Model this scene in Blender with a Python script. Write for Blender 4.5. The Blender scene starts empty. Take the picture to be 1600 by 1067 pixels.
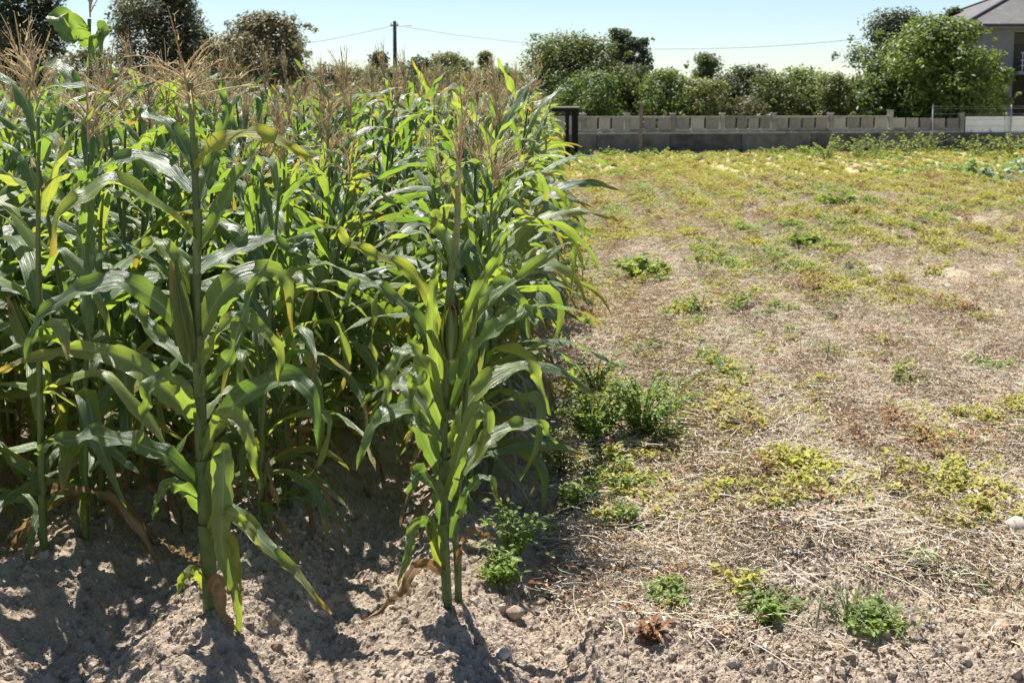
import bpy, math, random
import numpy as np

R = math.radians
scene = bpy.context.scene
COL = scene.collection
random.seed(7)
rng = np.random.default_rng(11)

# ------------------------------------------------------------------ camera
CAM_H = 1.7
F_PX, W_PX, H_PX = 1750.0, 1600.0, 1067.0
HORIZON = 165.0
PITCH = R(6.0)
cam_data = bpy.data.cameras.new('camera')
cam = bpy.data.objects.new('camera', cam_data)
COL.objects.link(cam)
cam.location = (0, 0, CAM_H)
cam.rotation_euler = (R(90) - PITCH, 0, 0)
cam_data.sensor_width = 36.0
cam_data.lens = 36.0 * F_PX / W_PX
PP_Y = HORIZON + F_PX * math.tan(PITCH)
cam_data.shift_y = (PP_Y - H_PX / 2) / W_PX
cam_data.clip_start = 0.05
cam_data.clip_end = 6000
cam_data.dof.use_dof = True
cam_data.dof.focus_distance = 4.6
cam_data.dof.aperture_fstop = 6.3
scene.camera = cam

# ------------------------------------------------------------------ sky, sun, exposure
SUN_EL, SUN_AZ = R(63), R(-24)          # azimuth from +Y towards +X
world = bpy.data.worlds.new('World')
scene.world = world
world.use_nodes = True
wn = world.node_tree.nodes
sky = wn.new('ShaderNodeTexSky')
sky.sky_type = 'NISHITA'
sky.sun_disc = False
sky.sun_elevation = SUN_EL
sky.sun_rotation = SUN_AZ
sky.altitude = 0
sky.air_density = 1.0
sky.dust_density = 0.1
sky.ozone_density = 2.6
wn['Background'].inputs['Strength'].default_value = 0.059
world.node_tree.links.new(sky.outputs[0], wn['Background'].inputs['Color'])
sun_data = bpy.data.lights.new('sun', 'SUN')
sun_data.energy = 5.0
sun_data.angle = R(0.53)
sun_data.color = (1.0, 0.955, 0.89)
sun = bpy.data.objects.new('sun', sun_data)
COL.objects.link(sun)
sun.rotation_euler = (R(90) - SUN_EL, 0, math.pi - SUN_AZ)
sun.location = (-10, 17, 28)
vs = scene.view_settings
vs.view_transform = 'Standard'
vs.look = 'None'
vs.exposure = 1.18
vs.gamma = 1.0
cy = scene.cycles
cy.max_bounces = 5
cy.diffuse_bounces = 2
cy.glossy_bounces = 2
cy.transmission_bounces = 4
cy.transparent_max_bounces = 4
cy.caustics_reflective = False
cy.caustics_refractive = False
cy.sample_clamp_indirect = 6.0

# ------------------------------------------------------------------ projection helpers (design time positions)
_c, _s = math.cos(PITCH), math.sin(PITCH)
def ray(px, py):
    a = (px - W_PX / 2) / F_PX
    b = (PP_Y - py) / F_PX
    return np.array([a, _c + b * _s, -_s + b * _c])
def at(px, py, Y):
    d = ray(px, py)
    return np.array([0, 0, CAM_H]) + d * (Y / d[1])
def to_px(p):
    x, y, z = p[0], p[1], p[2] - CAM_H
    dep = y * _c - z * _s
    up = y * _s + z * _c
    return W_PX / 2 + F_PX * x / dep, PP_Y - F_PX * up / dep

# ------------------------------------------------------------------ mesh helpers
class MB:
    """collects vertices, faces, uv and a per-vertex tint; build() makes one mesh"""
    def __init__(s):
        s.V, s.F, s.UV, s.T, s.M, s.n = [], [], [], [], [], 0
    def add(s, V, F, uv=None, tint=None, mat=0):
        V = np.asarray(V, float).reshape(-1, 3)
        F = np.asarray(F, int)
        s.V.append(V)
        s.F.append(F + s.n)
        s.UV.append(np.zeros((len(V), 2)) if uv is None else np.asarray(uv, float))
        t = np.zeros(len(V)) if tint is None else np.broadcast_to(np.asarray(tint, float), (len(V),))
        s.T.append(t)
        s.M.append(np.full(len(F), mat, int))
        s.n += len(V)
        return s
    def merge(s, o, mat=0):
        for V, F, U, T in zip(o.V, o.F, o.UV, o.T):
            s.V.append(V); s.F.append(F + s.n); s.UV.append(U); s.T.append(T)
            s.M.append(np.full(len(F), mat, int))
        s.n += o.n
        return s
    def mesh(s, name, mats, smooth=True):
        # faces in .F are offset relative to the running count at time of add
        me = bpy.data.meshes.new(name)
        V = np.concatenate(s.V)
        me.vertices.add(len(V))
        me.vertices.foreach_set('co', V.astype(np.float32).ravel())
        loops = np.concatenate([f.ravel() for f in s.F])
        tot = np.concatenate([np.full(len(f), f.shape[1]) for f in s.F])
        start = np.concatenate([[0], np.cumsum(tot)[:-1]])
        me.loops.add(len(loops))
        me.loops.foreach_set('vertex_index', loops.astype(np.int32))
        me.polygons.add(len(tot))
        me.polygons.foreach_set('loop_start', start.astype(np.int32))
        me.polygons.foreach_set('material_index', np.concatenate(s.M).astype(np.int32))
        me.polygons.foreach_set('use_smooth', np.full(len(tot), smooth))
        uv = me.uv_layers.new(name='UVMap')
        uv.data.foreach_set('uv', np.concatenate(s.UV)[loops].astype(np.float32).ravel())
        a = me.attributes.new('tint', 'FLOAT', 'POINT')
        a.data.foreach_set('value', np.concatenate(s.T).astype(np.float32))
        for m in (mats if isinstance(mats, (list, tuple)) else [mats]):
            me.materials.append(m)
        me.update(calc_edges=True)
        me.validate()
        return me

def link(name, me, parent=None, loc=None):
    o = bpy.data.objects.new(name, me)
    COL.objects.link(o)
    if parent is not None: o.parent = parent
    if loc is not None: o.location = loc
    return o
def empty(name, loc=(0, 0, 0), rz=0, scale=1):
    o = bpy.data.objects.new(name, None)
    COL.objects.link(o)
    o.location = loc; o.rotation_euler = (0, 0, rz); o.scale = (scale,) * 3
    o.empty_display_size = 0.1
    return o
def tag(o, label=None, cat=None, group=None, kind=None):
    if label: o['label'] = label
    if cat: o['category'] = cat
    if group: o['group'] = group
    if kind: o['kind'] = kind
    return o

def frames(P):
    P = np.asarray(P, float)
    T = np.gradient(P, axis=0)
    T /= np.linalg.norm(T, axis=1)[:, None] + 1e-9
    A = np.zeros_like(T)
    ref = np.array([0, 0, 1.0]) if abs(T[0][2]) < 0.85 else np.array([1.0, 0, 0])
    a = np.cross(T[0], ref); a /= np.linalg.norm(a)
    for i in range(len(T)):
        a = a - T[i] * a.dot(T[i]); a /= np.linalg.norm(a) + 1e-9
        A[i] = a
    return T, A, np.cross(T, A)
def tube(mb, P, rad, sides=6, tint=0, mat=0, cap=True):
    P = np.asarray(P, float); n = len(P)
    rad = np.broadcast_to(np.asarray(rad, float), (n,))
    T, A, B = frames(P)
    th = np.arange(sides) * 2 * math.pi / sides
    V = P[:, None] + rad[:, None, None] * (np.cos(th)[None, :, None] * A[:, None] + np.sin(th)[None, :, None] * B[:, None])
    i, j = np.meshgrid(np.arange(n - 1), np.arange(sides), indexing='ij')
    j2 = (j + 1) % sides
    F = np.stack([i * sides + j, i * sides + j2, (i + 1) * sides + j2, (i + 1) * sides + j], -1).reshape(-1, 4)
    uv = np.stack(np.meshgrid(np.arange(sides) / sides, np.linspace(0, 1, n)), -1).reshape(-1, 2)
    mb.add(V.reshape(-1, 3), F, uv, tint, mat)
    if cap:
        mb.V.append(np.array([P[-1] + T[-1] * rad[-1] * .4])); mb.UV.append(np.zeros((1, 2)))
        mb.T.append(np.full(1, float(np.asarray(tint).ravel()[0])))
        base = mb.n - n * sides
        f = np.array([[base + (n - 1) * sides + k, base + (n - 1) * sides + (k + 1) % sides, mb.n] for k in range(sides)])
        mb.F.append(f); mb.M.append(np.full(sides, mat, int)); mb.n += 1
def box(mb, c, size, rz=0, tint=0, mat=0, bev=0.0):
    x, y, z = np.array(size) / 2
    if bev <= 0:
        V = np.array([[sx * x, sy * y, sz * z] for sz in (-1, 1) for sy in (-1, 1) for sx in (-1, 1)], float)
        F = [[0, 2, 3, 1], [4, 5, 7, 6], [0, 1, 5, 4], [2, 6, 7, 3], [0, 4, 6, 2], [1, 3, 7, 5]]
        F4, F3 = np.array(F), None
    else:
        b = bev
        prof = np.array([[-x + b, -y], [x - b, -y], [x, -y + b], [x, y - b], [x - b, y], [-x + b, y], [-x, y - b], [-x, -y + b]])
        ins = np.array([[-x + b, -y + b], [x - b, -y + b], [x - b, -y + b], [x - b, y - b], [x - b, y - b], [-x + b, y - b], [-x + b, y - b], [-x + b, -y + b]])
        rings = [(ins, -z), (prof, -z + b), (prof, z - b), (ins, z)]
        V = np.array([[p[0], p[1], zz] for r_, zz in rings for p in r_])
        F4 = np.array([[i * 8 + k, i * 8 + (k + 1) % 8, (i + 1) * 8 + (k + 1) % 8, (i + 1) * 8 + k] for i in range(3) for k in range(8)]
                      + [[25, 27, 29, 31][::1], [7, 5, 3, 1]])
    cz, sz_ = math.cos(rz), math.sin(rz)
    V = np.stack([V[:, 0] * cz - V[:, 1] * sz_ + c[0], V[:, 0] * sz_ + V[:, 1] * cz + c[1], V[:, 2] + c[2]], 1)
    mb.add(V, F4, None, tint, mat)
def catmull(P, n):
    P = np.asarray(P, float)
    if len(P) == 2: return P[0] + (P[1] - P[0]) * np.linspace(0, 1, n)[:, None]
    Q = np.vstack([2 * P[0] - P[1], P, 2 * P[-1] - P[-2]])
    t = np.linspace(0, len(P) - 1 - 1e-6, n)
    out = []
    for u in t:
        i = int(u); f = u - i
        a, b, c, d = Q[i:i + 4]
        out.append(0.5 * ((2 * b) + (-a + c) * f + (2 * a - 5 * b + 4 * c - d) * f * f + (-a + 3 * b - 3 * c + d) * f ** 3))
    return np.array(out)

# ------------------------------------------------------------------ numpy value noise
def _hash(ix, iy, seed):
    h = (ix.astype(np.int64) * 374761393 + iy.astype(np.int64) * 668265263 + seed * 974634521) & 0x7fffffff
    h = ((h ^ (h >> 13)) * 1274126177) & 0x7fffffff
    return ((h ^ (h >> 16)) & 0xffff) / 65535.0
def vnoise(x, y, seed=0):
    x = np.asarray(x, float); y = np.asarray(y, float)
    ix, iy = np.floor(x), np.floor(y)
    fx, fy = x - ix, y - iy
    fx = fx * fx * (3 - 2 * fx); fy = fy * fy * (3 - 2 * fy)
    a, b = _hash(ix, iy, seed), _hash(ix + 1, iy, seed)
    c, d = _hash(ix, iy + 1, seed), _hash(ix + 1, iy + 1, seed)
    return (a + (b - a) * fx) * (1 - fy) + (c + (d - c) * fx) * fy
def fbm(x, y, seed=0, oct=3):
    v, a, t = 0, 1, 0
    for k in range(oct):
        v = v + a * vnoise(x * 2 ** k, y * 2 ** k, seed + k * 17); t += a; a *= .5
    return v / t
def sstep(a, b, x):
    t = np.clip((x - a) / (b - a), 0, 1)
    return t * t * (3 - 2 * t)

# ------------------------------------------------------------------ the lie of the land
ROW_X0, ROW_Y0, ROW_DX, ROW_SP = -0.20, 3.6, 0.031, 0.75
def row_coord(x, y):
    return (x - ROW_X0 - (y - ROW_Y0) * ROW_DX) / ROW_SP
def height(x, y):
    x = np.asarray(x, float); y = np.asarray(y, float)
    r = row_coord(x, y)
    front = sstep(2.2, 3.6, y) * 0.75 + 0.25
    corn = 1 - sstep(0.42, 0.7, r)
    wob = 0.10 * (fbm(x * .9, y * .9, 5) - .5)
    z = corn * (0.062 * np.cos(2 * math.pi * (r + wob)) - 0.01) * front
    bank = np.exp(-((r - 1.75) / .55) ** 2) * 0.10 + np.exp(-((r - 0.72) / .25) ** 2) * -0.05
    field = 0.06 * np.cos(2 * math.pi * (r * .98 + .25)) + 0.10 * (fbm(x * 1.1, y * 1.1, 31) - .5)
    z = z + (1 - corn) * (field * sstep(3.0, 4.2, y) + bank * sstep(3.3, 4.3, y) * (1 - sstep(9, 14, y)))
    near = 1 - sstep(9, 18, y)
    cl = fbm(x * 7, y * 7, 41, 3)
    z = z + near * (0.055 * (cl - .5) + 0.022 * (np.abs(fbm(x * 26, y * 26, 61, 2) - .5) * -2 + .5))
    z = z + near * 0.016 * sstep(.45, .8, fbm(x * 24, y * 24, 71, 3)) + near * 0.011 * (vnoise(x * 75, y * 75, 81) - .5) + near * 0.007 * (vnoise(x * 140, y * 140, 82) - .5)
    return z
def hz(x, y):
    return float(height(np.array([x]), np.array([y]))[0])
def ground_px(px, py):
    z = 0.0
    for _ in range(4):
        d = ray(px, py)
        t = (z - CAM_H) / d[2]
        p = np.array([0, 0, CAM_H]) + d * t
        z = hz(p[0], p[1])
    return np.array([p[0], p[1], z])

# ------------------------------------------------------------------ materials
def new_mat(name):
    m = bpy.data.materials.new(name); m.use_nodes = True
    nt = m.node_tree
    b = nt.nodes['Principled BSDF']
    return m, nt, b
class NT:
    def __init__(s, nt): s.nt = nt
    def n(s, t, **kw):
        nd = s.nt.nodes.new(t)
        for k, v in kw.items(): setattr(nd, k, v)
        return nd
    def l(s, a, b): s.nt.links.new(a, b)
    def val(s, sock, v):
        if hasattr(v, 'is_linked') or hasattr(v, 'links'): s.l(v, sock)
        else: sock.default_value = v
    def math(s, op, a, b=0.0, c=None, clamp=False):
        nd = s.n('ShaderNodeMath', operation=op); nd.use_clamp = clamp
        s.val(nd.inputs[0], a); s.val(nd.inputs[1], b)
        if c is not None: s.val(nd.inputs[2], c)
        return nd.outputs[0]
    def mix(s, f, a, b, mode='MIX'):
        nd = s.n('ShaderNodeMix', data_type='RGBA', blend_type=mode)
        s.val(nd.inputs[0], f)
        s.val(nd.inputs[6], a if not isinstance(a, tuple) else (*a, 1))
        s.val(nd.inputs[7], b if not isinstance(b, tuple) else (*b, 1))
        return nd.outputs[2]
    def noise(s, vec, scale, detail=3, rough=.55, dims='3D'):
        nd = s.n('ShaderNodeTexNoise', noise_dimensions=dims)
        if vec is not None: s.l(vec, nd.inputs['Vector'])
        nd.inputs['Scale'].default_value = scale
        nd.inputs['Detail'].default_value = detail
        nd.inputs['Roughness'].default_value = rough
        return nd.outputs['Fac']
    def ramp(s, f, stops):
        nd = s.n('ShaderNodeValToRGB')
        s.l(f, nd.inputs[0])
        e = nd.color_ramp.elements
        while len(e) < len(stops): e.new(0.5)
        for el, (p, c) in zip(e, stops):
            el.position = p; el.color = (*c, 1) if len(c) == 3 else c
        return nd.outputs[0]
    def sstep(s, x, a, b):
        nd = s.n('ShaderNodeMapRange', interpolation_type='SMOOTHSTEP')
        s.l(x, nd.inputs[0]); nd.inputs[1].default_value = a; nd.inputs[2].default_value = b
        return nd.outputs[0]
    def bump(s, h, strength, dist, bsdf):
        nd = s.n('ShaderNodeBump')
        nd.inputs['Strength'].default_value = strength; nd.inputs['Distance'].default_value = dist
        s.l(h, nd.inputs['Height']); s.l(nd.outputs[0], bsdf.inputs['Normal'])
        return nd.outputs[0]
    def rand(s):
        """0..1, differs from object to object and from leaf to leaf"""
        oi = s.n('ShaderNodeObjectInfo').outputs['Random']
        at_ = s.n('ShaderNodeAttribute', attribute_name='tint').outputs['Fac']
        return s.math('FRACT', s.math('ADD', oi, at_))

def leaf_mat(name, ramp, trans, tfac=.42, rough=.42, yellow=.5, rib=(.20, .27, .09), spec=.5, corn=True):
    m, nt, b = new_mat(name); N = NT(nt)
    uv = N.n('ShaderNodeUVMap', uv_map='UVMap').outputs[0]
    sep = N.n('ShaderNodeSeparateXYZ'); N.l(uv, sep.inputs[0])
    u, v = sep.outputs[0], sep.outputs[1]
    r = N.rand()
    geo = N.n('ShaderNodeTexCoord').outputs['Object']
    nz = N.noise(geo, 9, 3)
    f = N.math('ADD', r, N.math('MULTIPLY', N.math('SUBTRACT', nz, .5), .45), clamp=True)
    col = N.ramp(f, ramp)
    tcol = N.ramp(f, trans)
    if corn:
        su = N.n('ShaderNodeCombineXYZ')
        N.l(N.math('MULTIPLY', u, 26.0), su.inputs[0]); N.l(N.math('MULTIPLY', v, 1.2), su.inputs[1]); N.l(N.math('MULTIPLY', r, 40), su.inputs[2])
        st = N.noise(su.outputs[0], 1.0, 2, .6)
        stv = N.math('MULTIPLY_ADD', st, 1.15, 0.43)
        mul = N.n('ShaderNodeCombineColor'); [N.l(stv, mul.inputs[k]) for k in range(3)]
        col = N.mix(1.0, col, mul.outputs[0], 'MULTIPLY'); tcol = N.mix(.8, tcol, mul.outputs[0], 'MULTIPLY')
        d = N.math('ABSOLUTE', N.math('SUBTRACT', u, .5))
        ribm = N.math('SUBTRACT', 1.0, N.sstep(d, .025, .075))
        ribm = N.math('MULTIPLY', ribm, N.math('SUBTRACT', 1.0, N.math('MULTIPLY', v, .6)))
        col = N.mix(ribm, col, rib); tcol = N.mix(N.math('MULTIPLY', ribm, .5), tcol, rib)
        # yellow and straw tips on some leaves
        edge = N.math('ADD', v, N.math('ADD', N.math('MULTIPLY', d, .35), N.math('MULTIPLY', N.math('SUBTRACT', nz, .5), .55)))
        tipm = N.math('MULTIPLY', N.sstep(edge, .78, 1.12), N.sstep(N.math('FRACT', N.math('MULTIPLY', r, 7.3)), 1 - yellow, 1 - yellow + .25))
        col = N.mix(tipm, col, (.36, .27, .06)); tcol = N.mix(tipm, tcol, (.50, .36, .05))
        spot = N.math('MULTIPLY', N.sstep(N.noise(geo, 48, 3, .6), .64, .72), .75)
        brim = N.math('MULTIPLY', N.sstep(N.math('ADD', d, N.math('MULTIPLY', N.math('SUBTRACT', N.noise(geo, 20, 3), .5), .22)), .46, .53), .7)
        wear = N.math('MAXIMUM', spot, brim)
        col = N.mix(wear, col, (.27, .20, .09)); tcol = N.mix(wear, tcol, (.30, .22, .08))
        N.l(N.math('MULTIPLY_ADD', st, .34, rough - .16), b.inputs['Roughness'])
        N.bump(st, .8, .008, b)
    N.l(col, b.inputs['Base Color'])
    if not corn: b.inputs['Roughness'].default_value = rough
    b.inputs['Specular IOR Level'].default_value = spec
    tr = N.n('ShaderNodeBsdfTranslucent'); N.l(tcol, tr.inputs['Color'])
    mx = N.n('ShaderNodeMixShader'); mx.inputs[0].default_value = tfac
    N.l(b.outputs[0], mx.inputs[1]); N.l(tr.outputs[0], mx.inputs[2])
    N.l(mx.outputs[0], nt.nodes['Material Output'].inputs[0])
    return m
def plain_mat(name, ramp, rough=.8, scale=12, bump=.3, bdist=.01, spec=.3, metallic=0, randw=.6):
    m, nt, b = new_mat(name); N = NT(nt)
    geo = N.n('ShaderNodeTexCoord').outputs['Object']
    nz = N.noise(geo, scale, 5, .6)
    r = N.rand()
    f = N.math('ADD', N.math('MULTIPLY', nz, 1.0), N.math('MULTIPLY', N.math('SUBTRACT', r, .5), randw), clamp=True)
    N.l(N.ramp(f, ramp), b.inputs['Base Color'])
    b.inputs['Roughness'].default_value = rough
    b.inputs['Specular IOR Level'].default_value = spec
    b.inputs['Metallic'].default_value = metallic
    if bump: N.bump(N.noise(geo, scale * 3, 4), bump, bdist, b)
    return m

CORN_R = [(0, (.055, .100, .040)), (.45, (.085, .142, .050)), (.8, (.118, .178, .054)), (1, (.15, .205, .06))]
CORN_T = [(0, (.18, .33, .03)), (.5, (.30, .45, .04)), (.85, (.43, .55, .05)), (1, (.52, .58, .06))]
M = {}
M['corn'] = leaf_mat('corn_leaf', CORN_R, CORN_T, .42, .35, .55, rib=(.30, .36, .17), spec=.95)
M['corn_light'] = leaf_mat('corn_leaf_young', [(0, (.085, .135, .04)), (1, (.13, .18, .05))], [(0, (.30, .44, .04)), (1, (.40, .52, .05))], .45, .38, .5, rib=(.34, .40, .17), spec=.65)
M['corn_yellow'] = leaf_mat('corn_leaf_yellowing', [(0, (.14, .18, .04)), (1, (.25, .26, .06))], [(0, (.36, .46, .04)), (1, (.54, .54, .06))], .5, .45, .5, rib=(.34, .38, .10))
M['corn_dry'] = leaf_mat('corn_leaf_dry', [(0, (.22, .13, .06)), (.5, (.33, .22, .11)), (1, (.42, .33, .19))], [(0, (.30, .17, .06)), (1, (.45, .30, .12))], .3, .7, 0, rib=(.42, .34, .2), spec=.2)
M['stalk'] = plain_mat('corn_stalk', [(0.2, (.045, .075, .02)), (.5, (.08, .125, .03)), (.72, (.12, .155, .045)), (1, (.15, .115, .055))], .5, 9, .2, .003, .4, randw=.35)
M['sheath'] = plain_mat('corn_sheath', [(0.2, (.05, .085, .025)), (.5, (.10, .145, .04)), (.7, (.16, .19, .07)), (.9, (.24, .20, .10))], .55, 14, .4, .004, .4, randw=.5)
M['husk'] = leaf_mat('corn_husk', [(0, (.07, .12, .03)), (1, (.14, .19, .05))], [(0, (.2, .3, .03)), (1, (.3, .4, .05))], .2, .5, .3)
M['silk'] = plain_mat('corn_silk', [(.3, (.045, .012, .008)), (.7, (.12, .035, .02))], .6, 40, .5, .003)
M['tassel'] = leaf_mat('corn_tassel', [(0, (.42, .30, .17)), (.5, (.56, .44, .27)), (1, (.64, .56, .34))], [(0, (.42, .28, .15)), (1, (.58, .48, .26))], .35, .75, 0, spec=.2, corn=False)

def soil_material():
    m, nt, b = new_mat('field_soil'); N = NT(nt)
    geo = N.n('ShaderNodeTexCoord').outputs['Object']
    sep = N.n('ShaderNodeSeparateXYZ'); N.l(geo, sep.inputs[0])
    x, y = sep.outputs[0], sep.outputs[1]
    n1 = N.noise(geo, 2.2, 5, .6); n2 = N.noise(geo, 14, 5, .65); n3 = N.noise(geo, 90, 3, .6)
    f = N.math('ADD', N.math('MULTIPLY', n1, .45), N.math('ADD', N.math('MULTIPLY', n2, .35), N.math('MULTIPLY', n3, .25)))
    soil = N.ramp(f, [(.32, (.19, .142, .10)), (.48, (.37, .295, .222)), (.6, (.48, .39, .30)), (.75, (.58, .485, .385))])
    # strip of harvested potato field covered with withered haulm
    side = N.math('SUBTRACT', x, N.math('MULTIPLY', y, ROW_DX))
    side = N.math('ADD', side, N.math('MULTIPLY', N.math('SUBTRACT', n1, .5), 1.2))
    yy = N.math('ADD', y, N.math('MULTIPLY', N.math('SUBTRACT', N.noise(geo, 1.4, 3), .5), 1.3))
    mask = N.math('MULTIPLY', N.sstep(side, .05, .45), N.sstep(yy, 3.35, 3.9))
    g1 = N.noise(geo, .75, 4, .6); g2 = N.noise(geo, 5, 5, .7)
    gf = N.math('ADD', N.math('MULTIPLY', g1, .6), N.math('MULTIPLY', g2, .4))
    lit = N.ramp(gf, [(.30, (.46, .43, .385)), (.43, (.51, .455, .38)), (.5, (.52, .41, .29)), (.58, (.53, .44, .29)), (.7, (.48, .44, .24))])
    lit = N.mix(N.sstep(n3, .35, .7), N.mix(.4, lit, (.16, .11, .07)), lit)
    far = N.math('MULTIPLY', N.sstep(y, 9, 26), N.sstep(N.noise(geo, .55, 4, .65), .36, .6))
    lit = N.mix(N.math('MULTIPLY', far, .65), lit, (.42, .39, .11))
    col = N.mix(N.math('MULTIPLY', mask, N.sstep(n2, .22, .5)), soil, lit)
    N.l(col, b.inputs['Base Color'])
    b.inputs['Roughness'].default_value = .95
    b.inputs['Specular IOR Level'].default_value = .15
    h = N.math('ADD', N.math('MULTIPLY', N.noise(geo, 60, 5, .7), 1.0), N.math('MULTIPLY', N.noise(geo, 22, 4, .6), 1.6))
    N.bump(h, 1.0, .02, b)
    return m
M['soil'] = soil_material()
M['clod'] = plain_mat('soil_clod', [(.25, (.24, .185, .138)), (.5, (.41, .325, .25)), (.75, (.56, .465, .365))], .95, 25, .8, .004, .15, randw=.5)
M['stone'] = plain_mat('pale_stone', [(.3, (.27, .23, .19)), (.7, (.46, .40, .33))], .8, 12, .5, .006, .3)

# ------------------------------------------------------------------ ground: one sheet from behind the camera to the horizon
ypx = np.concatenate([np.linspace(1240, 300, 470), np.linspace(298, 222, 60)])
ys = CAM_H * F_PX / (ypx - HORIZON)
ys = np.concatenate([[-40, -12, -4, -1, .5, 1.3, 1.8, 2.2, 2.5], ys[ys > 2.6], [58, 70, 90, 130, 200, 400, 900, 2500]])
us = np.concatenate([[-9, -4, -2, -1.2, -.85, -.68], np.linspace(-.56, .56, 640), [.68, .85, 1.2, 2, 4, 9]])
Yg, Ug = np.meshgrid(ys, us, indexing='ij')
Xg = Ug * (np.maximum(np.abs(Yg), 0) + 1.2)
Zg = height(Xg, Yg) * (1 - sstep(45, 60, np.abs(Yg)))
ny, nx = Xg.shape
gi, gj = np.meshgrid(np.arange(ny - 1), np.arange(nx - 1), indexing='ij')
GF = np.stack([gi * nx + gj, gi * nx + gj + 1, (gi + 1) * nx + gj + 1, (gi + 1) * nx + gj], -1).reshape(-1, 4)
g = MB(); g.add(np.stack([Xg, Yg, Zg], -1).reshape(-1, 3), GF)
ground = link('ground', g.mesh('ground', M['soil'], False))
tag(ground, 'dry ploughed soil with ridges under the corn and withered haulm on the open side', 'ground', kind='structure')

# ------------------------------------------------------------------ geometry-node scatter for what nobody could count
def scatter_tree(coll):
    nt = bpy.data.node_groups.new('scatter', 'GeometryNodeTree')
    nt.interface.new_socket('Geometry', in_out='INPUT', socket_type='NodeSocketGeometry')
    nt.interface.new_socket('Geometry', in_out='OUTPUT', socket_type='NodeSocketGeometry')
    n = nt.nodes
    gi_, go = n.new('NodeGroupInput'), n.new('NodeGroupOutput')
    ci = n.new('GeometryNodeCollectionInfo'); ci.inputs['Collection'].default_value = coll
    ci.inputs['Separate Children'].default_value = True; ci.inputs['Reset Children'].default_value = True
    ip = n.new('GeometryNodeInstanceOnPoints')
    ip.inputs['Pick Instance'].default_value = True
    def attr(name, t):
        a = n.new('GeometryNodeInputNamedAttribute'); a.data_type = t; a.inputs['Name'].default_value = name
        return a.outputs['Attribute']
    e = n.new('FunctionNodeEulerToRotation')
    L = nt.links.new
    L(attr('rot', 'FLOAT_VECTOR'), e.inputs[0]); L(e.outputs[0], ip.inputs['Rotation'])
    L(attr('scl', 'FLOAT'), ip.inputs['Scale']); L(attr('idx', 'INT'), ip.inputs['Instance Index'])
    L(gi_.outputs[0], ip.inputs['Points']); L(ci.outputs[0], ip.inputs['Instance']); L(ip.outputs[0], go.inputs[0])
    return nt
def scatter(name, meshes, P, rot, scl, idx, label, cat):
    coll = bpy.data.collections.new(name + '_kinds')
    for i, me in enumerate(meshes):
        coll.objects.link(bpy.data.objects.new('%s_kind_%02d' % (name, i), me))
    me = bpy.data.meshes.new(name)
    P = np.asarray(P, np.float32)
    me.vertices.add(len(P)); me.vertices.foreach_set('co', P.ravel())
    for nm, t, key, arr in (('rot', 'FLOAT_VECTOR', 'vector', rot), ('scl', 'FLOAT', 'value', scl), ('idx', 'INT', 'value', idx)):
        a = me.attributes.new(nm, t, 'POINT')
        a.data.foreach_set(key, np.ascontiguousarray(arr, np.int32 if t == 'INT' else np.float32).ravel())
    o = link(name, me)
    md = o.modifiers.new('scatter', 'NODES'); md.node_group = scatter_tree(coll)
    tag(o, label, cat, kind='stuff')
    return o

# ------------------------------------------------------------------ corn
def blade(mb, P, side, w, fold=.25, wave=.0, wf=7.0, tint=0., ph=0., ac=5, mat=0):
    """leaf surface along centre line P (n,3) with side vectors (n,3) and half widths w (n,)"""
    n = len(P)
    T = np.gradient(P, axis=0); T /= np.linalg.norm(T, axis=1)[:, None] + 1e-9
    S = side - T * np.sum(side * T, 1)[:, None]
    S /= np.linalg.norm(S, axis=1)[:, None] + 1e-9
    Nn = np.cross(S, T)
    t = np.linspace(-1, 1, ac)
    s = np.linspace(0, 1, n)
    V = P[:, None] + S[:, None] * (t[None, :, None] * w[:, None, None]) * math.cos(fold)
    lift = np.abs(t)[None] * w[:, None] * math.sin(fold)
    wv = wave * (np.abs(t) ** 1.6)[None] * np.sin(s[:, None] * wf * 6.28 + ph + np.where(t > 0, 1.9, 0)[None]) * np.minimum(1, s * 4)[:, None]
    if ac > 5:                                             # ragged rims
        for e in (0, ac - 1):
            V[:, e] -= S * (t[e] * w * np.clip(fbm(s * 37 + ph * 9 + e, s * 0 + ph, 19, 2) - .52, 0, 1) * 1.3)[:, None]
    V = V + Nn[:, None] * (lift + wv)[..., None]
    i, j = np.meshgrid(np.arange(n - 1), np.arange(ac - 1), indexing='ij')
    F = np.stack([i * ac + j, i * ac + j + 1, (i + 1) * ac + j + 1, (i + 1) * ac + j], -1).reshape(-1, 4)
    uv = np.stack(np.meshgrid((t + 1) / 2, s), -1).reshape(-1, 2)
    mb.add(V.reshape(-1, 3), F, uv, tint, mat)
def leaf_width(s, w):
    return w * np.clip(np.minimum(.55 + 2.2 * s, 1.0), 0, 1) * np.clip((1 - s) / .55, 0, 1) ** .75 + .0015
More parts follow.
